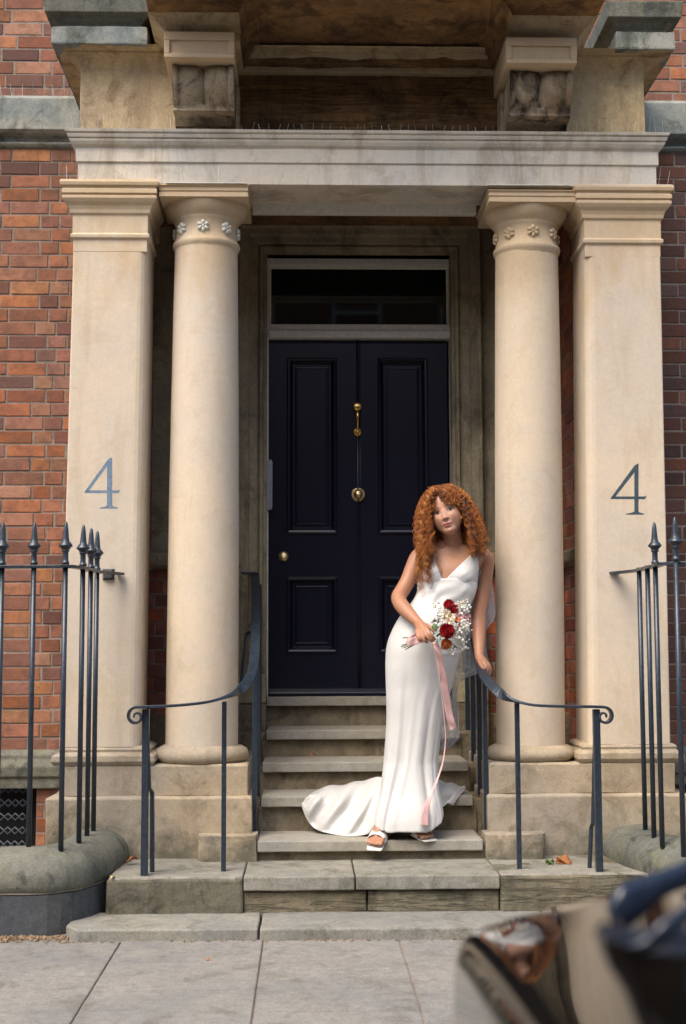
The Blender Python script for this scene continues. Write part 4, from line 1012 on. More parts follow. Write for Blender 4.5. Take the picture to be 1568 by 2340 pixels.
# skin colour: lips, brows, lids and warm cheeks are real pigment; mouth line and nostrils painted shade
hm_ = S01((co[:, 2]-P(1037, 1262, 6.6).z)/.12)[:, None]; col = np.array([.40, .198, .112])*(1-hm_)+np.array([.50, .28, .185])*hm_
def blend(c, mask): 
    global col
    col = col*(1-mask[:, None])+np.array(c)[None, :]*mask[:, None]
lip = face*lipw**.5*np.clip(1.6-np.abs((u+.0680)/(.0102*np.sqrt(np.clip(lipw, .01, 1))))**2.5*1.2, 0, 1)
blend((.33, .085, .085), S01(lip)*.95)
blend((.10, .03, .03), face*S01(1.3*lipw*g(u, -.0678, .0013))*.75)  # shade between the lips, painted into the skin colour
blend((.13, .06, .03), face*g(u, .0195+.004*np.sin(ar*60), .0040)*S01((ar-.014)/.004)*S01((.050-ar)/.006)*1.0)
blend((.16, .07, .05), face*(g(u, .0045-((ar-.033)/.0165)**2*.005, .0017)*S01((.0175-np.abs(ar-.033))/.003))*.9)
blend((.25, .10, .06), face*g(ar, .0085, .0026)*g(u, -.0425, .0022)*.9)  # nostril shade painted as dark spots
blend((.50, .20, .13), face*g(ar, .042, .016)*g(u, -.032, .015)*.45)
ca = me.color_attributes.new("Col", 'FLOAT_COLOR', 'POINT'); ca.data.foreach_set("color", np.concatenate([col, np.ones((nv, 1))], 1).reshape(-1))
me.polygons.foreach_set("use_smooth", [True]*len(me.polygons))
t = NT("skin"); a = t.n("ShaderNodeVertexColor", layer_name="Col"); n1 = t.noise(60, 4, .6); n2 = t.noise(420, 3, .7)
n3 = t.noise(9, 4, .6); c_ = t.mix(1.0, a.outputs[0], t.ramp(n1, [(.3, .88), (.7, 1.0)]), 'MULTIPLY'); c_ = t.mix(t.math('MULTIPLY', t.ramp(n3, [(.42, 0), (.7, 1)]), .35), c_, (.46, .17, .095))
t.out(c_, .46, t.bump(n2, .0004), **{"Subsurface Weight": .12, "Subsurface Scale": .01, "Specular IOR Level": .4}); t.b.inputs["Subsurface Radius"].default_value = (1, .35, .2)
M['skin'] = t.m
me.materials.append(M['skin']); me.name = "body"
body = bpy.data.objects.new("body", me); sc.collection.objects.link(body); body.parent = wo; body.matrix_parent_inverse = Matrix.Translation(-wo.location)
bvh = BVHTree.FromPolygons([Vector(c) for c in co], [p.vertices[:] for p in me.polygons])
def cast_face(rr, uu, lift):
    o_ = HL(rr, .25, uu); h = bvh.ray_cast(o_, -hF)
    return (h[0] if h[0] else HL(rr, .08, uu)) + hF*lift
# eyes
mw = plain("eye_white", (.33, .27, .24), .5, 0, 50, .05); mi = plain("iris_brown", (.020, .010, .006), .5, 0, 50, .2); ml = plain("lash_dark", (.025, .012, .008), .5)
for s in (-1, 1):
    cx = s*.0325
    def almond(w_, h_up, h_dn, lift, name, mat, drop=0.0):
        b = MB(); vs = []; n_ = 20
        for k in range(n_):
            a_ = 2*math.pi*k/n_; x = w_*math.cos(a_); y = (h_up if math.sin(a_) > 0 else h_dn)*math.sin(a_)*(abs(math.sin(a_))**.15 if math.sin(a_) else 0)
            vs.append((cx+x, y+drop+.0012*s*math.cos(a_)))
        pts = [cast_face(x, y, lift) for x, y in vs]+[cast_face(cx, drop, lift+.0012)]
        b.add(pts, [(k, (k+1) % n_, n_) for k in range(n_)], None, True); return b.build(name, mat, body)
    almond(.0182, .0094, .0058, .0006, "eyelid_line", ml, .0010)
    almond(.0152, .0054, .0046, .0012, "eye", mw)
    b = MB(); n_ = 16; gx = cx+.0012; pts = []
    for k in range(n_):
        a_ = 2*math.pi*k/n_; pts.append(cast_face(gx+.0074*math.cos(a_), max(-.0046, min(.0050, .0074*math.sin(a_))), .0022))
    b.add(pts+[cast_face(gx, 0, .0030)], [(k, (k+1) % n_, n_) for k in range(n_)], None, True); b.build("iris", mi, body)
for s in (-1, 1):
    b = MB(); p = HL(s*.066, .012, -.052); b.lathe([(0, -.004), (.003, -.003), (.0042, 0), (.003, .003), (0, .004)], p.x-.004*s, p.y-.02, 12, p.z); b.build("earring", M['brass'], body)
# ------------------------------------------------------------------ dress
t = NT("ivory_satin"); n1 = t.noise(5, 5, .6); n2 = t.noise(300, 3, .7)
t.out(t.mix(t.ramp(n1, [(.3, 0), (.7, 1)]), (.53, .515, .48), (.585, .575, .55)), t.ramp(n1, [(.3, .30), (.7, .42)]), t.bump(t.math('ADD', t.noise(16, 5, .55, t.mapping((1.3, 1, .55)), 1.2), t.math('MULTIPLY', t.noise(60, 3, .6, t.mapping((1, 1, .5)), .8), .25)), .0028, 1, t.bump(n2, .0002)), **{"Sheen Weight": .25, "Specular IOR Level": .45}); M['satin'] = t.m
DR = [(1322, 957, 1092, 6.585, .106), (1335, 954.5, 1090.5, 6.580, .106), (1351, 953.5, 1088, 6.572, .105), (1366, 947, 1082, 6.565, .098), (1380, 937, 1076, 6.560, .097), (1392, 927, 1071, 6.557, .103), (1404, 917, 1069, 6.555, .110), (1421, 906, 1067, 6.553, .120), (1443, 895, 1065, 6.55, .128),
      (1465, 887, 1061, 6.548, .132), (1487, 883, 1053, 6.545, .132), (1509, 882, 1047, 6.543, .128), (1531, 882, 1042, 6.54, .123), (1568, 883, 1033, 6.54, .115), (1600, 884, 1021, 6.537, .108), (1650, 884, 1011, 6.535, .100),
      (1700, 881, 1004, 6.533, .096), (1750, 877, 1000, 6.53, .098), (1800, 871, 1001, 6.52, .106), (1840, 863, 1008, 6.51, .120), (1870, 857, 1010, 6.505, .130), (1896, 855, 1004, 6.50, .132)]
def dress_pt(y, a, hemlift=1.0):
    xl, xr, Dc, dr = interp(DR, y); c = P((xl+xr)/2, y, Dc); hw = (xr-xl)/2*Dc/FPX
    ca, sa = math.cos(a), math.sin(a); ex = 2.15+1.9*max(0, min(1, (y-1740)/110))
    v = Vector((hw*math.copysign(abs(ca)**(2/ex), ca), dr*math.copysign(abs(sa)**(2/ex), sa), 0))
    lo = max(0, min(1, (y-1490)/330)); fold = 0
    fr_ = max(0, min(1, (1-abs(ca))*2.2))
    fold += lo**1.15*(.013*math.cos(5*a+.6+lo*.9)+.0125*math.cos(9*a+2.1-lo*1.4+.5*math.sin(y*.018))+.008*math.cos(15*a+1.0+lo*2.0+.9*math.sin(y*.013+1))+.003*math.cos(27*a+lo*4))*fr_*.55
    pk = Vector((ca, sa, 0))
    if sa < 0 and y < 1500:
        px = (xl+xr)/2 + ca*(xr-xl)/2; d_ = (px*0.62+y*.80)
        msk = max(0, 1-abs(y-1385)/75)
        wob = noise.noise(Vector((px*.02, y*.012, 3)))
        fold += msk*.0075*math.sin(d_/5.2+wob*5)*(.45+.55*noise.noise(Vector((px*.015, y*.02, 9))))*fr_
        m2 = max(0, 1-abs(y-1505)/28)*max(0, (px-985)/50)
        fold += m2*.007*math.sin(y/3.3+px*.02+wob*2)
    return c+v+pk*fold
N = 144; vs = []; fs = []
ys = [1322+k*4.2 for k in range(int((1893-1322)/4.2)+2)]
for j, y in enumerate(ys):
    tt = (y-1322)/(ys[-1]-1322)
    for i in range(N):
        a = 2*math.pi*i/N; sa = math.sin(a); ca = math.cos(a)
        top = 1329+6*math.cos(2*a)+(10 if ca > .2 else 4)*0
        hem = 1888+5*(-sa if sa < 0 else 0)-34*max(0, ca)**3-5*max(0, -ca)**3+1.5*math.sin(9*a)
        vs.append(dress_pt(lerp(top, hem, tt), a))
for j in range(len(ys)-1):
    for i in range(N): fs.append((j*N+i, j*N+(i+1) % N, (j+1)*N+(i+1) % N, (j+1)*N+i))
b = MB(); b.add(vs, fs, None, True)
dress = b.build("dress_skirt", M['satin'], wo, fixn=True, solid=.003)
# bodice panels laid over the bust
BL = [(1240, 979, 990), (1250, 977, 991.5), (1267, 971, 993.7), (1278, 967.5, 995), (1289, 964, 997.5), (1300, 960, 1001), (1311, 957, 1005), (1320, 955.5, 1009.5), (1328, 955, 1014.2), (1334, 954.5, 1014.2), (1346, 954, 1014.2)]
BR = [(1246, 1081, 1090), (1256, 1079, 1091), (1266, 1076, 1092), (1278, 1064, 1092.5), (1289, 1052.5, 1092.7), (1300, 1041.5, 1093), (1311, 1030.5, 1093), (1320, 1021.5, 1092.5), (1328, 1013.8, 1092), (1334, 1013.8, 1091.5), (1346, 1013.8, 1090.5)]
def panel(tab, nm, inner_right):
    b = MB(); ny, nx = 34, 20; vs = []; fs = []
    for j in range(ny+1):
        y = lerp(tab[0][0], tab[-1][0], j/ny); xa, xb = interp(tab, y)
        for k in range(nx+1):
            x = lerp(xa, xb, k/nx); o_ = P(x, y, 6.0); d = (P(x, y, 7.0)-o_).normalized(); h = bvh.ray_cast(o_, d)
            lift = .0065 + (.001*math.sin(x*.25+y*.35) if y > 1300 else 0)
            if h[0] and h[0].y < 6.66: p = h[0]+Vector((0, -lift, 0))
            else:
                q = bvh.find_nearest(P(x, y, 6.58)); p = Vector((P(x, y, q[0].y).x, q[0].y-lift, P(x, y, q[0].y).z))
            vs.append(p)
    # smooth depth along rows so that the cloth bridges hollows
    W_ = nx+1
    for _ in range(26):
        nv_ = [v.copy() for v in vs]
        for j in range(1, ny):
            for k in range(1, nx):
                i = j*W_+k; av = (vs[i-1].y+vs[i+1].y+vs[i-W_].y+vs[i+W_].y)/4
                if av < vs[i].y: nv_[i].y = lerp(vs[i].y, av, .6)
        vs = nv_
    for j in range(ny):
        for k in range(nx): fs.append((j*W_+k, j*W_+k+1, (j+1)*W_+k+1, (j+1)*W_+k))
    b.add(vs, fs, None, True); return b.build(nm, M['satin'], dress, fixn=False, solid=.0032)
panel(BL, "bodice_panel", True); panel(BR, "bodice_panel", False)
# back of the bodice
b = MB(); vs = []; fs = []; nn = 40
for j in range(12):
    y = lerp(1268, 1335, j/11); row = [y]+interp(TR, y)
    for k in range(nn+1):
        a = math.pi*k/nn-.0; q = ringpts(row, 4)
        c = P((row[1]+row[2])/2, y, row[3]); hw = (row[2]-row[1])/2*row[3]/FPX+.008; dr = row[4]+.010
        vs.append(c+Vector((hw*math.copysign(abs(math.cos(a))**.87, math.cos(a)), dr*abs(math.sin(a))**.87, 0)))
for j in range(11):
    for k in range(nn): fs.append((j*(nn+1)+k, j*(nn+1)+k+1, (j+1)*(nn+1)+k+1, (j+1)*(nn+1)+k))
b.add(vs, fs, None, True); b.build("bodice_back", M['satin'], dress, solid=.003)
# train: spills over the second tread on the left, a small corner on the right
def drape(rows, nu, nv_, foldf, nm):
    """rows: list (v) of lists (u) of (px,py,D)"""
    U = len(rows[0]); b = MB(); vs = []
    grid = []
    for r_ in rows: grid.append([P(*c) for c in r_])
    rr = [spline(g_, max(2, nu//(U-1))) for g_ in grid]; cols = list(zip(*rr)); out = [spline(list(c), max(2, nv_//(len(rows)-1))) for c in cols]
    nu_, nvv = len(out), len(out[0]); fs = []
    for i, c in enumerate(out):
        for j, p in enumerate(c):
            vs.append(p+foldf(i/(nu_-1), j/(nvv-1), p))
    for i in range(nu_-1):
        for j in range(nvv-1): fs.append((i*nvv+j, (i+1)*nvv+j, (i+1)*nvv+j+1, i*nvv+j+1))
    b.add(vs, fs, None, True); return b.build(nm, M['satin'], dress, solid=.003)
def foldL(u_, v_, p):
    e = min(1, u_*5)*min(1, (1-v_)*6+.15)
    k1 = math.exp(-((v_-.55)/.38)**2)
    f_ = .5+.5*math.sin(u_*27+v_*4.5+2.2*noise.noise(Vector((u_*3, v_*2, 1))))
    n_ = noise.noise(Vector((u_*5, v_*4, 4)))
    am = (.020+.052*u_)*e*k1
    return Vector((.010*math.sin(v_*7+u_*9)*e*u_, -am*f_**1.6-.016*n_*e, (.022*f_*u_+.016*n_)*e*math.exp(-((v_-.18)/.26)**2)))
rowsT = [[(692, 1826, 6.76), (722, 1806, 6.82), (760, 1797, 6.88), (800, 1791, 6.88), (835, 1783, 6.86), (868, 1779, 6.74), (890, 1782, 6.66)],
         [(690.5, 1830, 6.73), (715, 1816, 6.71), (752, 1809, 6.73), (795, 1805, 6.74), (832, 1800, 6.74), (866, 1794, 6.68), (890, 1796, 6.62)],
         [(690, 1834, 6.705), (708, 1828, 6.69), (745, 1826, 6.68), (790, 1828, 6.67), (830, 1826, 6.66), (864, 1822, 6.61), (890, 1825, 6.56)],
         [(690.5, 1839, 6.70), (705, 1848, 6.68), (738, 1858, 6.66), (785, 1862, 6.63), (825, 1862, 6.61), (860, 1856, 6.56), (885, 1855, 6.53)],
         [(691, 1843, 6.70), (705, 1868, 6.675), (730, 1888, 6.645), (778, 1898, 6.59), (820, 1896, 6.56), (853, 1884, 6.53), (878, 1878, 6.50)],
         [(691.5, 1846, 6.70), (705, 1877, 6.67), (727, 1896, 6.635), (772, 1907.5, 6.565), (812, 1909.5, 6.53), (846, 1903, 6.52), (870, 1890, 6.50)]]
drape(rowsT, 84, 60, foldL, "train")
def foldR(u_, v_, p):
    e = min(1, u_*4)*(1-u_*.3)
    return Vector((0, -.010*math.sin(v_*11+u_*5)*e, .006*math.sin(u_*14+v_*6)*e))
rowsR = [[(990, 1778, 6.62), (1010, 1783, 6.70), (1030, 1789, 6.77), (1050, 1795, 6.83), (1062, 1797, 6.85)],
         [(992, 1795, 6.60), (1010, 1799, 6.67), (1030, 1801, 6.70), (1048, 1801, 6.75), (1063, 1800, 6.80)],
         [(996, 1818, 6.56), (1012, 1820, 6.62), (1028, 1820, 6.655), (1042, 1816, 6.68), (1058, 1807, 6.74)],
         [(1000, 1845, 6.54), (1010, 1842, 6.58), (1020, 1836, 6.62), (1034, 1838, 6.66), (1040, 1826, 6.68)]]
drape(rowsR, 28, 24, foldR, "train")
# sandals
ms = plain("white_leather", (.70, .66, .60), .38, 0, 60, .06, .0004)
def sandal(heel, ball, toe, side, nm):
    up = Vector((0, 0, 1)); d = (toe-heel); d.normalize(); s_ = d.cross(up).normalized(); b = MB()
    n_ = 14; top = []; Ls = (toe-heel).length+.012
    outl = [(0, .018), (.12, .026), (.3, .026), (.5, .028), (.66, .036), (.80, .040), (.92, .039), (.98, .036), (1.0, .030)]
    base = heel+up*-.016
    for t_, w_ in outl:
        c = lerp(heel, ball, min(1, t_/.68)) if t_ < .68 else lerp(ball, toe+d*.002, (t_-.68)/.32)
        c = c-up*(.020 if t_ > .5 else lerp(.018, .020, t_*2)); top.append((c-s_*w_, c+s_*w_))
    vs = []; 
    for l_, r__ in top: vs += [l_, r__, r__-up*.007, l_-up*.007]
    fs = [(0, 1, 2, 3), tuple(4*(len(top)-1)+k for k in (3, 2, 1, 0))]
    for i in range(len(top)-1):
        for k in range(4): fs.append((4*i+k, 4*i+4+k, 4*i+4+(k+1) % 4, 4*i+(k+1) % 4))
    b.add(vs, fs)
    # block heel
    hz = .327; c = heel-up*.020
    b.add([Vector((c.x+sx*.02, c.y+sy*.02, z)) for z in (hz, c.z) for sx, sy in ((-1, -1), (1, -1), (1, 1), (-1, 1))], [(0, 3, 2, 1), (4, 5, 6, 7)]+[(k, (k+1) % 4, 4+(k+1) % 4, 4+k) for k in range(4)])
    o = b.build(nm, ms, wo, bevel=.003)
    # wide toe strap arched over the ball of the foot
    b = MB(); vs = []; m_ = 16
    for t_ in (0, .33, .66, 1):
        c = ball+d*lerp(-.034, .020, t_); hh = lerp(.056, .043, t_)
        for k in range(m_+1):
            a_ = math.pi*k/m_; vs.append(c+s_*.044*math.cos(a_)+up*(hh*math.sin(a_)**.8-.020+.0*side))
    fs = [(i*(m_+1)+k, i*(m_+1)+k+1, (i+1)*(m_+1)+k+1, (i+1)*(m_+1)+k) for i in range(3) for k in range(m_)]
    b.add(vs, fs, None, True); b.build("strap", ms, o, solid=.004, sub=1)
    return o
sandal(P(884, 1893, 6.535), P(861, 1914, 6.392), P(855, 1930, 6.345), 1, "sandal")
sandal(P(936, 1892, 6.54), P(966, 1902, 6.43), P(986, 1909, 6.385), -1, "sandal")
# ------------------------------------------------------------------ veil
t = NT("tulle"); tr = t.n("ShaderNodeBsdfTransparent"); mx = t.n("ShaderNodeMixShader"); n1 = t.noise(28, 4, .6)
t.link(t.ramp(n1, [(.3, .36), (.7, .56)]), mx.inputs[0]); t.link(tr.outputs[0], mx.inputs[1]); t.link(t.b.outputs[0], mx.inputs[2])
t.out((.70, .72, .76), .8, None, **{"Transmission Weight": 0.0}); t.link(mx.outputs[0], t.t.nodes["Material Output"].inputs[0]); M['veil'] = t.m
VT = [(1215, 1050, 1092), (1262, 1062, 1108), (1300, 1060, 1121), (1324, 1060, 1124), (1355, 1060, 1128.5), (1385, 1057, 1131.5), (1403, 1052, 1132.5), (1416, 1048, 1129.5), (1430, 1043, 1118), (1440, 1040, 1111.5), (1465, 1037, 1111.5), (1494, 1032, 1113.5), (1512, 1028, 1118), (1526, 1025, 1123), (1533, 1022, 1098), (1541, 1018, 1086), (1549, 1014, 1062), (1560, 1012, 1049), (1600, 1008, 1047), (1650, 1003, 1049), (1684, 1001, 1051), (1698, 1001, 1040), (1714, 1001, 1020)]
def veil_layer(dx, dD, s):
    b = MB(); vs = []; fs = []; ny, nx = 150, 26
    for j in range(ny+1):
        y = lerp(1215, 1714, j/ny); 
        for q in range(len(VT)-1):
            if VT[q][0] <= y <= VT[q+1][0]: tq = (y-VT[q][0])/(VT[q+1][0]-VT[q][0]); xa, xb = lerp(VT[q][1], VT[q+1][1], tq), lerp(VT[q][2], VT[q+1][2], tq)
        for k in range(nx+1):
            u_ = k/nx; D = 6.705+dD+.014*math.sin(u_*17+y*.012+s)+.012*noise.noise(Vector((u_*4, y*.02, s)))
            vs.append(P(lerp(xa, xb, u_)+dx*(1-u_), y, D))
    for j in range(ny):
        for k in range(nx): fs.append((j*(nx+1)+k, j*(nx+1)+k+1, (j+1)*(nx+1)+k+1, (j+1)*(nx+1)+k))
    b.add(vs, fs, None, True); return b.build("veil", M['veil'], wo, fixn=False)
veil_layer(0, 0, 0)
# ------------------------------------------------------------------ hair
t = NT("copper_hair"); a = t.n("ShaderNodeVertexColor", layer_name="Col")
t.out(a.outputs[0], .42, None, **{"Specular IOR Level": .55}); M['hair'] = t.m
rng = np.random.default_rng(3)
hoN, RN, FN, UN = (np.array(v) for v in (HO, hR, hF, hU))
def make_hair(S, kind):
    T = {'long': 110, 'bang': 34}[kind]; tt = np.linspace(0, 1, T)[None, :, None]
    if kind == 'long':
        # roots on the scalp: azimuth about head up axis (0 = face direction), elevation
        az = rng.uniform(-math.pi, math.pi, S); el = np.arcsin(rng.uniform(-.15, 1, S))
        keep = (np.abs(az) > 1.0) | (el > .85) | ((np.abs(az) > .75) & (el > .3)); az, el = az[keep], el[keep]; S = len(az)
        rad = np.array([.080, .098, .094])
        d = np.stack([np.cos(el)*np.sin(az), np.cos(el)*np.cos(az), np.sin(el)], 1)
        root = hoN+RN*0+((d*rad)@np.stack([RN, FN, UN]))+UN*.030-FN*.018
        side = np.sign(np.sin(az)+1e-6)                      # +1 image right
        # parting a little to image left of centre: strands above the forehead choose a side
        azw = np.where(np.abs(az) < 1.35, np.where(side < 0, -rng.uniform(1.5, 2.0, S), rng.uniform(1.3, 1.9, S)), az)
        length = np.where(side < 0, rng.uniform(.19, .31, S), rng.uniform(.19, .275, S))
        extra = (side < 0) & (np.abs(azw) < 1.9) & (rng.random(S) < .16); length = np.where(extra, rng.uniform(.34, .42, S), length)
        wide = rng.uniform(.62, 1.0, S)+.10*(rng.random(S) > .93)
        rho = np.where(side < 0, .150, .162)*wide
        fy = rng.uniform(-.035, .09, S)                      # front/back spread
        dirw = np.stack([np.sin(azw), np.zeros(S), np.zeros(S)], 1)
        end = np.stack([hoN[0]+.016+np.sin(azw)*rho+np.where(np.abs(np.sin(azw)) < .35, side*.05, 0), np.where(np.abs(azw) < 2.0, hoN[1]-.060+fy*.9, hoN[1]+.06+fy*.5), root[:, 2]-length], 1)
        end[:, 0] += np.where(extra, -.004, 0)
        out = (root-(hoN+UN*.03-FN*.018)); out /= np.linalg.norm(out, axis=1)[:, None]
        c1 = root+out*(rng.uniform(.022, .062, S)+.02*(rng.random(S) > .9))[:, None]+np.array([0, 0, .008])
        mid = (c1+end)/2; midx = hoN[0]+.006+np.sin(azw)*rho*1.06; c2 = np.stack([np.where(np.abs(np.sin(azw)) > .35, midx, mid[:, 0]), (c1[:, 1]*.4+end[:, 1]*.6), root[:, 2]*.58+end[:, 2]*.42], 1)
        hr0, hr1, turns = .0040, .0074, rng.uniform(9, 15, S)
    else:
        # short curls over the forehead and temples
        az = rng.uniform(-1.15, 1.15, S); keep = (az > .02) | (az < -.42) | (rng.random(S) < .10); az = az[keep]; S = len(az)
        el = rng.uniform(.62, 1.05, S); rad = np.array([.080, .100, .094])
        d = np.stack([np.cos(el)*np.sin(az), np.cos(el)*np.cos(az), np.sin(el)], 1)
        root = hoN+((d*rad)@np.stack([RN, FN, UN]))+UN*.030-FN*.018; side = np.sign(az)
        dn = np.where(az > 0, rng.uniform(.030, .066, S), rng.uniform(.035, .075, S))*np.where(np.abs(az) > .7, 1.35, 1)
        end = root-UN[None]*dn[:, None]+RN[None]*(side*rng.uniform(.0, .022, S)+np.where(az < 0, -.012, .004))[:, None]+FN[None]*rng.uniform(.006, .020, S)[:, None]
        out = d@np.stack([RN, FN, UN]); c1 = root+out*rng.uniform(.012, .028, S)[:, None]; c2 = (c1+end)/2+FN[None]*.010+out*.008
        hr0, hr1, turns = .003, .006, rng.uniform(2.5, 4.5, S)
    R_ = lambda x: x[:, None, :]
    cl = (1-tt)**3*R_(root)+3*(1-tt)**2*tt*R_(c1)+3*(1-tt)*tt**2*R_(c2)+tt**3*R_(end)
    # each lock is a bundle of hairs winding together
    NB_ = 6; cl = np.repeat(cl, NB_, axis=0); side = np.repeat(side, NB_); turns = np.repeat(turns, NB_)
    cl = cl+rng.normal(0, .0044, (S*NB_, 1, 3))*(.6+.9*tt)
    # wander
    lock = lambda q: np.repeat(q, NB_, axis=0)
    ph = lock(rng.uniform(0, 6.28, (S, 1, 3))); cl = cl+.009*np.sin(tt*lock(rng.uniform(3, 9, (S, 1, 1)))+ph)*tt
    tg = np.gradient(cl, axis=1); tg /= np.linalg.norm(tg, axis=2, keepdims=True)
    ref = np.array([0, -1.0, .15]); u1 = np.cross(tg, ref); u1 /= np.linalg.norm(u1, axis=2, keepdims=True)+1e-9; v1 = np.cross(tg, u1)
    hr = (hr0+(hr1-hr0)*np.clip(tt*2.5, 0, 1))*lock(rng.uniform(.7, 1.35, (S, 1, 1)))*rng.uniform(.8, 1.2, (S*NB_, 1, 1)); an = 2*math.pi*turns[:, None, None]*tt**.95*lock(rng.choice([-1, 1], (S, 1, 1)))+lock(rng.uniform(0, 6.28, (S, 1, 1)))+rng.normal(0, .75, (S*NB_, 1, 1))
    S0 = S; S = S*NB_
    hx = cl+u1*hr*np.cos(an)+v1*hr*np.sin(an)
    # push out of the body
    tg = np.gradient(hx, axis=1); tg /= np.linalg.norm(tg, axis=2, keepdims=True); u1 = np.cross(tg, ref+.01); u1 /= np.linalg.norm(u1, axis=2, keepdims=True)+1e-9; v1 = np.cross(tg, u1)
    r_ = (rng.uniform(.0010, .0018, (S, 1, 1)))*(1-.55*tt**3)
    ring = np.stack([hx+r_*(u1*math.cos(k*2.0944)+v1*math.sin(k*2.0944)) for k in range(3)], 2)
    vs = ring.reshape(-1, 3)
    base_i = (np.arange(S)[:, None]*T+np.arange(T-1)[None, :]).reshape(-1)*3
    faces = np.concatenate([np.stack([base_i+k, base_i+(k+1) % 3, base_i+3+(k+1) % 3, base_i+3+k], 1) for k in range(3)])
    pal = np.array([[.32, .095, .017], [.42, .14, .024], [.22, .058, .012], [.56, .22, .042], [.10, .026, .008], [.38, .12, .021]])
    c = lock(pal[rng.integers(0, len(pal), S0)])*rng.uniform(.7, 1.25, (S, 1)); cc = np.repeat(c, T*3, axis=0)
    return vs, faces, cc
V_, F_, C_ = [], [], []; off = 0
for S, kd in ((1000, 'long'), (150, 'bang')):
    v, f_, c = make_hair(S, kd); V_.append(v); F_.append(f_+off); C_.append(c); off += len(v)
V_ = np.concatenate(V_); F_ = np.concatenate(F_); C_ = np.concatenate(C_)
hm = bpy.data.meshes.new("hair"); hm.vertices.add(len(V_)); hm.vertices.foreach_set("co", V_.reshape(-1)); hm.loops.add(len(F_)*4); hm.polygons.add(len(F_))
hm.loops.foreach_set("vertex_index", F_.reshape(-1).astype(np.int32)); hm.polygons.foreach_set("loop_start", np.arange(len(F_), dtype=np.int32)*4); hm.update(calc_edges=True)
hm.polygons.foreach_set("use_smooth", [True]*len(F_))
ca = hm.color_attributes.new("Col", 'FLOAT_COLOR', 'POINT'); ca.data.foreach_set("color", np.concatenate([C_, np.ones((len(C_), 1))], 1).reshape(-1).astype(np.float32))
hm.materials.append(M['hair']); hair = bpy.data.objects.new("hair", hm); sc.collection.objects.link(hair); hair.parent = wo; hair.matrix_parent_inverse = Matrix.Translation(-wo.location)
# ================================================================== BOUQUET
bq = empty("bouquet", P(985, 1455, 6.30), "round bouquet of red dahlias and tiny white flowers with a long pink ribbon", "bouquet")
def mat1(nm, c, rough=.6, amt=.25): return plain(nm, c, rough, 0, 90, amt)
mr, mo_, mcr, mpk, mgr, mgy, mbf = mat1("red_petal", (.40, .012, .018), .5, .75), mat1("orange_petal", (.55, .17, .05)), mat1("cream_petal", (.72, .58, .40)), mat1("pink_petal", (.55, .32, .33)), mat1("leaf_green", (.09, .14, .045)), mat1("sage_leaf", (.30, .36, .33)), mat1("white_bud", (.72, .70, .62), .6, .08)
def dahlia(px, py, D, R_, mat, nm, n_=150, tilt=(0, -1, 0)):
    c = P(px, py, D); b = MB(); ax = Vector(tilt).normalized()
    for k in range(n_):
        ph = k*2.39996; z_ = 1-k/(n_-1)*1.55; rr = math.sqrt(max(0, 1-z_*z_))
        u0 = ax.orthogonal().normalized(); v0 = ax.cross(u0)
        d = (u0*math.cos(ph)*rr+v0*math.sin(ph)*rr+ax*z_).normalized()
        tip = c+d*R_*random.uniform(.86, 1.06); bs = c+d*R_*.55; s1 = d.cross(ax); s1 = (s1 if s1.length > .05 else u0).normalized(); s2 = s1.cross(d)
        w_ = R_*.15; vs = [bs-s1*w_*.6, bs+s1*w_*.6, lerp(bs, tip, .7)+s1*w_, tip, lerp(bs, tip, .7)-s1*w_, lerp(bs, tip, .6)-s2*w_*.7]
        b.add(vs, [(0, 1, 5), (1, 2, 5), (2, 3, 5), (3, 4, 5), (4, 0, 5)], None, False)
    b.lathe([(0, -R_*.62), (R_*.5, -R_*.45), (R_*.66, 0), (R_*.5, R_*.45), (0, R_*.62)], c.x, c.y, 14, c.z)
    return b.build(nm, mat, bq, fixn=False)
dahlia(1026, 1381, 6.255, .027, mr, "dahlia", 110); dahlia(1037, 1391, 6.262, .024, mr, "dahlia", 90, (.3, -1, .1)); dahlia(1022, 1441, 6.235, .0375, mr, "dahlia", 190, (-.1, -1, .05)); dahlia(1020, 1471, 6.262, .027, mo_, "orange_flower", 120, (0, -1, -.3))
def petals(px, py, D, s, mat, nm, n_=5):
    c = P(px, py, D); b = MB()
    for k in range(n_):
        a = 2*math.pi*k/n_+random.random(); d = Vector((math.cos(a), -.45, math.sin(a))).normalized(); w_ = d.cross(Vector((0, -1, 0))).normalized()
        vs = []; 
        for t_ in (0, .35, .7, 1):
            ww = s*.42*math.sin(math.pi*(.12+.78*t_)); q = c+d*s*t_+Vector((0, -.25*s*t_*t_, 0)); vs += [q-w_*ww, q+Vector((0, s*.10, 0)), q+w_*ww]
        b.add(vs, [(3*i+j, 3*i+j+1, 3*i+4+j, 3*i+3+j) for i in range(3) for j in range(2)], None, True)
    return b.build(nm, mat, bq, fixn=False, solid=.0008)
for q in ((1022, 1402, 6.240, .020), (1031, 1408, 6.232, .021), (1027, 1418, 6.236, .018), (1017, 1412, 6.246, .016), (1024, 1426, 6.236, .013)): petals(*q, mcr, "freesia")
for q in ((1045, 1414, 6.25, .017), (1048, 1424, 6.26, .016)): petals(*q, mo_, "orange_petals", 4)
for q in ((1068, 1407, 6.28, .018), (1060, 1414, 6.27, .017), (1052, 1408, 6.26, .016), (1071, 1416, 6.29, .014), (1046, 1400, 6.262, .013)): petals(*q, mpk, "pink_blossom")
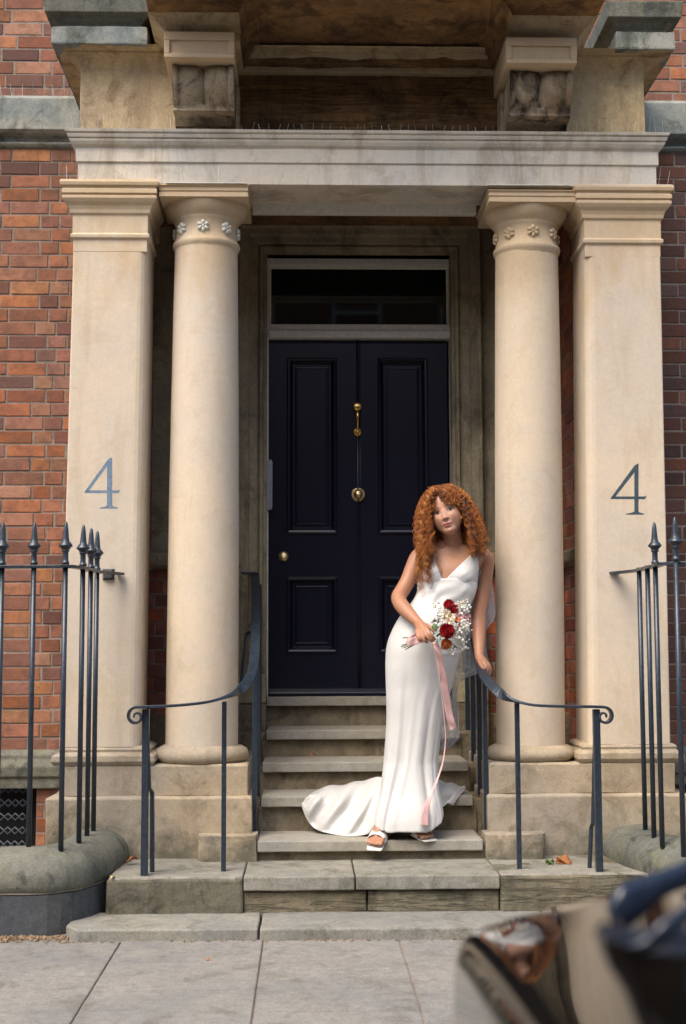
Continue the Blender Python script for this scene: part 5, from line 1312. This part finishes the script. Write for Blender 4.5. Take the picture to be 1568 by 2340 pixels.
for (px, py, s, n_, D) in ((1060, 1392, 15, 20, 6.27), (1053, 1382, 10, 10, 6.28), (1056, 1428, 16, 26, 6.255), (1066, 1436, 11, 16, 6.275), (1010, 1405, 12, 18, 6.26), (1013, 1393, 9, 9, 6.27), (1044, 1452, 13, 22, 6.255), (1052, 1462, 11, 15, 6.27), (1060, 1478, 9, 12, 6.29), (1034, 1485, 12, 16, 6.28), (1003, 1425, 8, 7, 6.27), (1000, 1378, 9, 8, 6.29), (1040, 1432, 9, 12, 6.245)):
    b = MB(); hub = P(px-10, py+18, D+.03)
    for k in range(int(n_*1.5)):
        p = P(px+random.gauss(0, s*.52), py+random.gauss(0, s*.52), D+random.uniform(-.02, .02)); rr = random.uniform(.0036, .0062)
        b.lathe([(0, -rr), (rr*.7, -rr*.7), (rr, 0), (rr*.75, rr*.65), (rr*.3, rr*.9), (0, rr*.8)], p.x, p.y, 8, p.z)
        b.tube([p+Vector((0, .003, 0)), lerp(p, hub, .6)], .0006, 4, False)
    b.build("baby_breath", mbf, bq, fixn=False)
for (px, py, D, s, m_) in ((995, 1432, 6.27, .04, mgr), (1001, 1420, 6.28, .035, mgr), (998, 1443, 6.27, .03, mgy), (992, 1420, 6.29, .035, mgy), (1054, 1450, 6.27, .03, mgr), (1040, 1479, 6.27, .035, mgr), (1011, 1430, 6.26, .03, mgr), (1040, 1420, 6.27, .03, mgr), (1002, 1462, 6.262, .042, mgy), (1004, 1452, 6.28, .03, mgr), (1046, 1440, 6.28, .04, mgr), (1012, 1480, 6.28, .03, mgy), (1055, 1400, 6.29, .04, mgy)):
    b = MB(); leafmesh(b, P(px, py, D), s, random.uniform(0, 6), .4, random.uniform(.8, 1.6)); b.build("leaf", m_, bq, solid=.0008)
b = MB()
for k in range(26):
    t_ = k/25; c = P(lerp(1042, 1069, t_), lerp(1384, 1368, t_), 6.27); leafmesh(b, c, lerp(.020, .007, t_), random.uniform(0, 6), .3, random.uniform(0, 3))
b.build("plume", mcr, bq)
b = MB()
for k in range(20):
    t_ = k/19; c = P(lerp(1000, 1004, t_)+random.uniform(-2, 2), lerp(1425, 1384, t_), 6.28); leafmesh(b, c, lerp(.014, .006, t_), random.uniform(0, 6), .3, random.uniform(0, 3))
b.build("seed_spike", mgy, bq)
for (x0, y0, D_) in ((918, 1474, 6.30), (922, 1480, 6.31), (926, 1484, 6.32), (920, 1457, 6.33), (930, 1477, 6.30), (935, 1471, 6.31), (916, 1478, 6.32)):
    b = MB(); b.tube([P(x0, y0, D_), P(lerp(x0, 985, .5), lerp(y0, 1452, .5), 6.315), P(986, 1451, 6.312), P(1012, 1438, 6.29)], .0024, 7); b.build("stem", mgr, bq)
mrib = plain("dusty_pink_satin", (.62, .38, .36), .42, 0, 14, .16)
def ribbon(pts, widths, nm):
    P3 = spline([P(*p[:3]) for p in pts], 8); W3 = spline([Vector((w_[0], w_[1], 0)) for w_ in widths], 8); b = MB(); vs = []; fs = []
    for i, p in enumerate(P3):
        tn = (P3[min(i+1, len(P3)-1)]-P3[max(i-1, 0)]).normalized(); s_ = tn.cross(Vector((0, -1, 0))); s_ = s_.normalized(); nrm = tn.cross(s_)
        wd, tw = W3[i].x, W3[i].y; dirw = s_*math.cos(tw)+nrm*math.sin(tw)
        for k in range(7): u_ = k/6-.5; vs.append(p+dirw*wd*u_+Vector((0, -.0035*math.sin(i*.55+u_*3), 0)))
    for i in range(len(P3)-1):
        for k in range(6): fs.append((7*i+k, 7*i+k+1, 7*i+8+k, 7*i+7+k))
    b.add(vs, fs, None, True); return b.build(nm, mrib, bq, fixn=False, solid=.0008)
ribbon([(990, 1466, 6.285), (997, 1476, 6.275), (1003, 1497, 6.29), (1010, 1528, 6.32), (1016, 1562, 6.345), (1022, 1602, 6.37), (1029, 1642, 6.39), (1037, 1665, 6.40)], [(.018, 0), (.026, .2), (.029, .3), (.030, .2), (.031, 0), (.033, -.1), (.034, .1), (.034, .1)], "ribbon")
ribbon([(989, 1468, 6.30), (996, 1498, 6.31), (1004, 1545, 6.34), (1011, 1600, 6.38), (1016, 1650, 6.39), (1018, 1690, 6.39), (1013, 1735, 6.38), (1003, 1770, 6.375), (990, 1802, 6.355), (979, 1828, 6.345), (973, 1855, 6.34), (970, 1886, 6.335)], [(.014, .9), (.014, 1.1), (.012, 1.2), (.010, 1.3), (.010, 1.35), (.010, 1.3), (.013, 1.2), (.015, 1.1), (.017, 1.0), (.024, .5), (.032, 0), (.038, 0)], "ribbon")
ribbon([(930, 1471, 6.300), (948, 1464, 6.292), (966, 1458, 6.290), (986, 1456, 6.290)], [(.034, 0), (.036, .1), (.030, 0), (.022, 0)], "ribbon_wrap")
ribbon([(932, 1462, 6.315), (950, 1452, 6.31), (968, 1448, 6.31)], [(.020, 0), (.022, .1), (.020, 0)], "ribbon_wrap")
ribbon([(996, 1470, 6.25), (1001, 1462, 6.245), (1006, 1452, 6.25)], [(.008, 0), (.018, .2), (.008, 0)], "leaf_curl").data.materials[0] = mgy
# ================================================================== CAR
ca_ = empty("parked_car", (2.0, .7, -.12), "glossy black car parked at the kerb, close and out of focus in the corner", "car")
t = NT("black_car_paint"); t.out((.006, .005, .004), .03, None, **{"Specular IOR Level": .5}); M['carpaint'] = t.m
t = NT("car_glass"); t.out((.010, .016, .028), .02, None, **{"Specular IOR Level": .8}); M['carglass'] = t.m
t = NT("blue_black_trim"); t.out((.010, .016, .030), .20, None, **{"Specular IOR Level": .6}); M['cartrim'] = t.m
X0 = .150
def top_z(x, y):
    s = x-X0
    z = .976+.105*s+.12*s*s+.12*s*max(0, y-1.05)-.040*(y-1.05)-.07*max(0, y-1.05)**2
    z -= .022*math.exp(-s/.006)                       # rounded end
    return z
def sect(x):
    s = x-X0; yf = 1.50 - .10*math.exp(-s/.05); yn = -.28+.10*math.exp(-s/.05)
    pts = []
    for k in range(41):
        t_ = k/40; y = lerp(yn+.06, yf-.03, t_); pts.append((x, y, top_z(x, y)))
    zf, zn = pts[-1][2], pts[0][2]
    far = [(x, yf-.012, zf-.006), (x, yf-.002, zf-.02), (x, yf+.004, zf-.05), (x, yf+.04, zf-.20), (x, yf+.06, .45), (x, yf+.02, .12)]
    near = [(x, yn+.02, .12), (x, yn, .45), (x, yn+.02, zn-.2), (x, yn+.035, zn-.05), (x, yn+.045, zn-.02)]
    return near+pts+far
xs = [X0+.35*(k/34)**1.8 for k in range(35)]+[.6, .8, 1.1, 1.6, 2.2, 3.0, 3.6, 4.0, 4.2]
xs_z = {}
b = MB(); vs = []; fs = []
for x in xs:
    q = sect(min(x, .52));
    if x > .52: q = [(x, p[1], p[2] if x < 3.9 else p[2]-.25*(x-3.9)/.3) for p in q]
    vs += q
k = len(sect(X0))
for i in range(len(xs)-1):
    for j in range(k): fs.append((i*k+j, i*k+(j+1) % k, (i+1)*k+(j+1) % k, (i+1)*k+j))
fs.append(tuple(range(k))); fs.append(tuple((len(xs)-1)*k+j for j in range(k))[::-1])
b.add(vs, fs, None, True); b.build("bonnet", M['carpaint'], ca_)
# cabin: raked screen, roof, side glass
zb = top_z(.42, 1.0)-.01
g_ = [(.36, zb), (.95, 1.36), (1.15, 1.42), (2.6, 1.42), (3.3, 1.02), (3.4, zb)]
b = MB(); vs = []
for (x, z) in g_: w_ = .62-.16*(z-zb)/.45; vs += [(x, .62-w_*1.15, z), (x, .62+w_*1.15, z)]
b.add(vs, [(2*i, 2*i+1, 2*i+3, 2*i+2) for i in range(5)]+[tuple(range(0, 12, 2))[::-1], tuple(range(1, 12, 2))]); b.build("cabin_glass", M['carglass'], ca_, bevel=.02)
b = MB(); b.flatbar(spline([(.93, .62, 1.40), (1.15, .62, 1.45), (2.6, .62, 1.45), (2.9, .62, 1.34)], 5), [(0, 1, 0)]*16, 1.15, .03); b.build("roof", M['carpaint'], ca_, bevel=.01)
# thick screen pillar on the far side, and a door mirror
def tubep(nm, px, mat, r, n=16):
    b = MB(); b.tube(spline([P(*q) for q in px], 8), r, n); return b.build(nm, mat, ca_)
def blade(nm, rows, mat, thk=.02):
    b = MB(); U = spline([P(*q[0]) for q in rows], 6); L_ = spline([P(*q[1]) for q in rows], 6); vs = []; m_ = 12
    for u_, l_ in zip(U, L_):
        c = (u_+l_)/2; h = (u_-l_)/2; n_ = Vector((0, -1, 0))
        for k in range(m_): a = 2*math.pi*k/m_; vs.append(c+h*math.cos(a)+n_*thk*math.sin(a))
    fs = [(i*m_+k, i*m_+(k+1) % m_, (i+1)*m_+(k+1) % m_, (i+1)*m_+k) for i in range(len(U)-1) for k in range(m_)]+[tuple(range(m_))[::-1], tuple((len(U)-1)*m_+k for k in range(m_))]
    b.add(vs, fs, None, True); return b.build(nm, mat, ca_)
blade("screen_pillar", [((1391, 2072, 1.06), (1392, 2082, 1.06)), ((1396, 2048, 1.06), (1400, 2108, 1.06)), ((1420, 2020, 1.06), (1428, 2122, 1.06)), ((1465, 2002, 1.07), (1472, 2092, 1.07)), ((1510, 1988, 1.08), (1520, 2048, 1.08)), ((1600, 1950, 1.11), (1620, 2010, 1.11)), ((1800, 1850, 1.20), (1830, 1930, 1.20))], M['cartrim'], .008)
blade("mirror_housing", [((1366, 2120, .80), (1368, 2150, .80)), ((1374, 2108, .80), (1386, 2200, .80)), ((1402, 2106, .80), (1424, 2260, .80)), ((1450, 2120, .80), (1490, 2400, .80)), ((1560, 2120, .80), (1590, 2500, .80)), ((1800, 2100, .82), (1800, 2560, .82))], M['carpaint'], .012)
blade("mirror_edge", [((1430, 2156, .785), (1431, 2162, .785)), ((1470, 2140, .785), (1478, 2168, .785)), ((1520, 2096, .785), (1530, 2138, .785)), ((1620, 2030, .80), (1640, 2070, .80))], M['cartrim'], .003)
# ================================================================== BUILDING OPPOSITE
ob = empty("opposite_house", (0, -14, -.1), "dark brick terrace across the street behind the camera", "building")
b = MB(); zt_ = 10
wins = [(x, z) for x in [k*2.4-21 for k in range(19)] for z in (1.2, 4.4, 7.6)]
xs = sorted({-24, 24}|{x for w_ in wins for x in (w_[0], w_[0]+1.1)}); zs_ = sorted({-.12, zt_}|{z for w_ in wins for z in (w_[1], w_[1]+1.9)})
for i in range(len(xs)-1):
    for j in range(len(zs_)-1):
        cxx, czz = (xs[i]+xs[i+1])/2, (zs_[j]+zs_[j+1])/2
        if any(x < cxx < x+1.1 and z < czz < z+1.9 for x, z in wins): continue
        b.add([(xs[i], -14, zs_[j]), (xs[i], -14, zs_[j+1]), (xs[i+1], -14, zs_[j+1]), (xs[i+1], -14, zs_[j])], [(0, 1, 2, 3)])
b.box(-24, 24, -22, -14.2, -.12, zt_)
b.build("brick_wall", plain("dark_brick", (.16, .07, .045), .9, 0, 8, .4), ob)
wf = MB()
for x, z in wins:
    for (u0, u1, w0, w1) in ((0, 1.1, 0, .07), (0, 1.1, 1.83, 1.9), (0, .07, .07, 1.83), (1.03, 1.1, .07, 1.83), (.07, 1.03, .92, .98)): wf.box(x+u0, x+u1, -14.1, -14.04, z+w0, z+w1)
wf.build("window_frames", M['frame'], ob)["kind"] = "stuff"
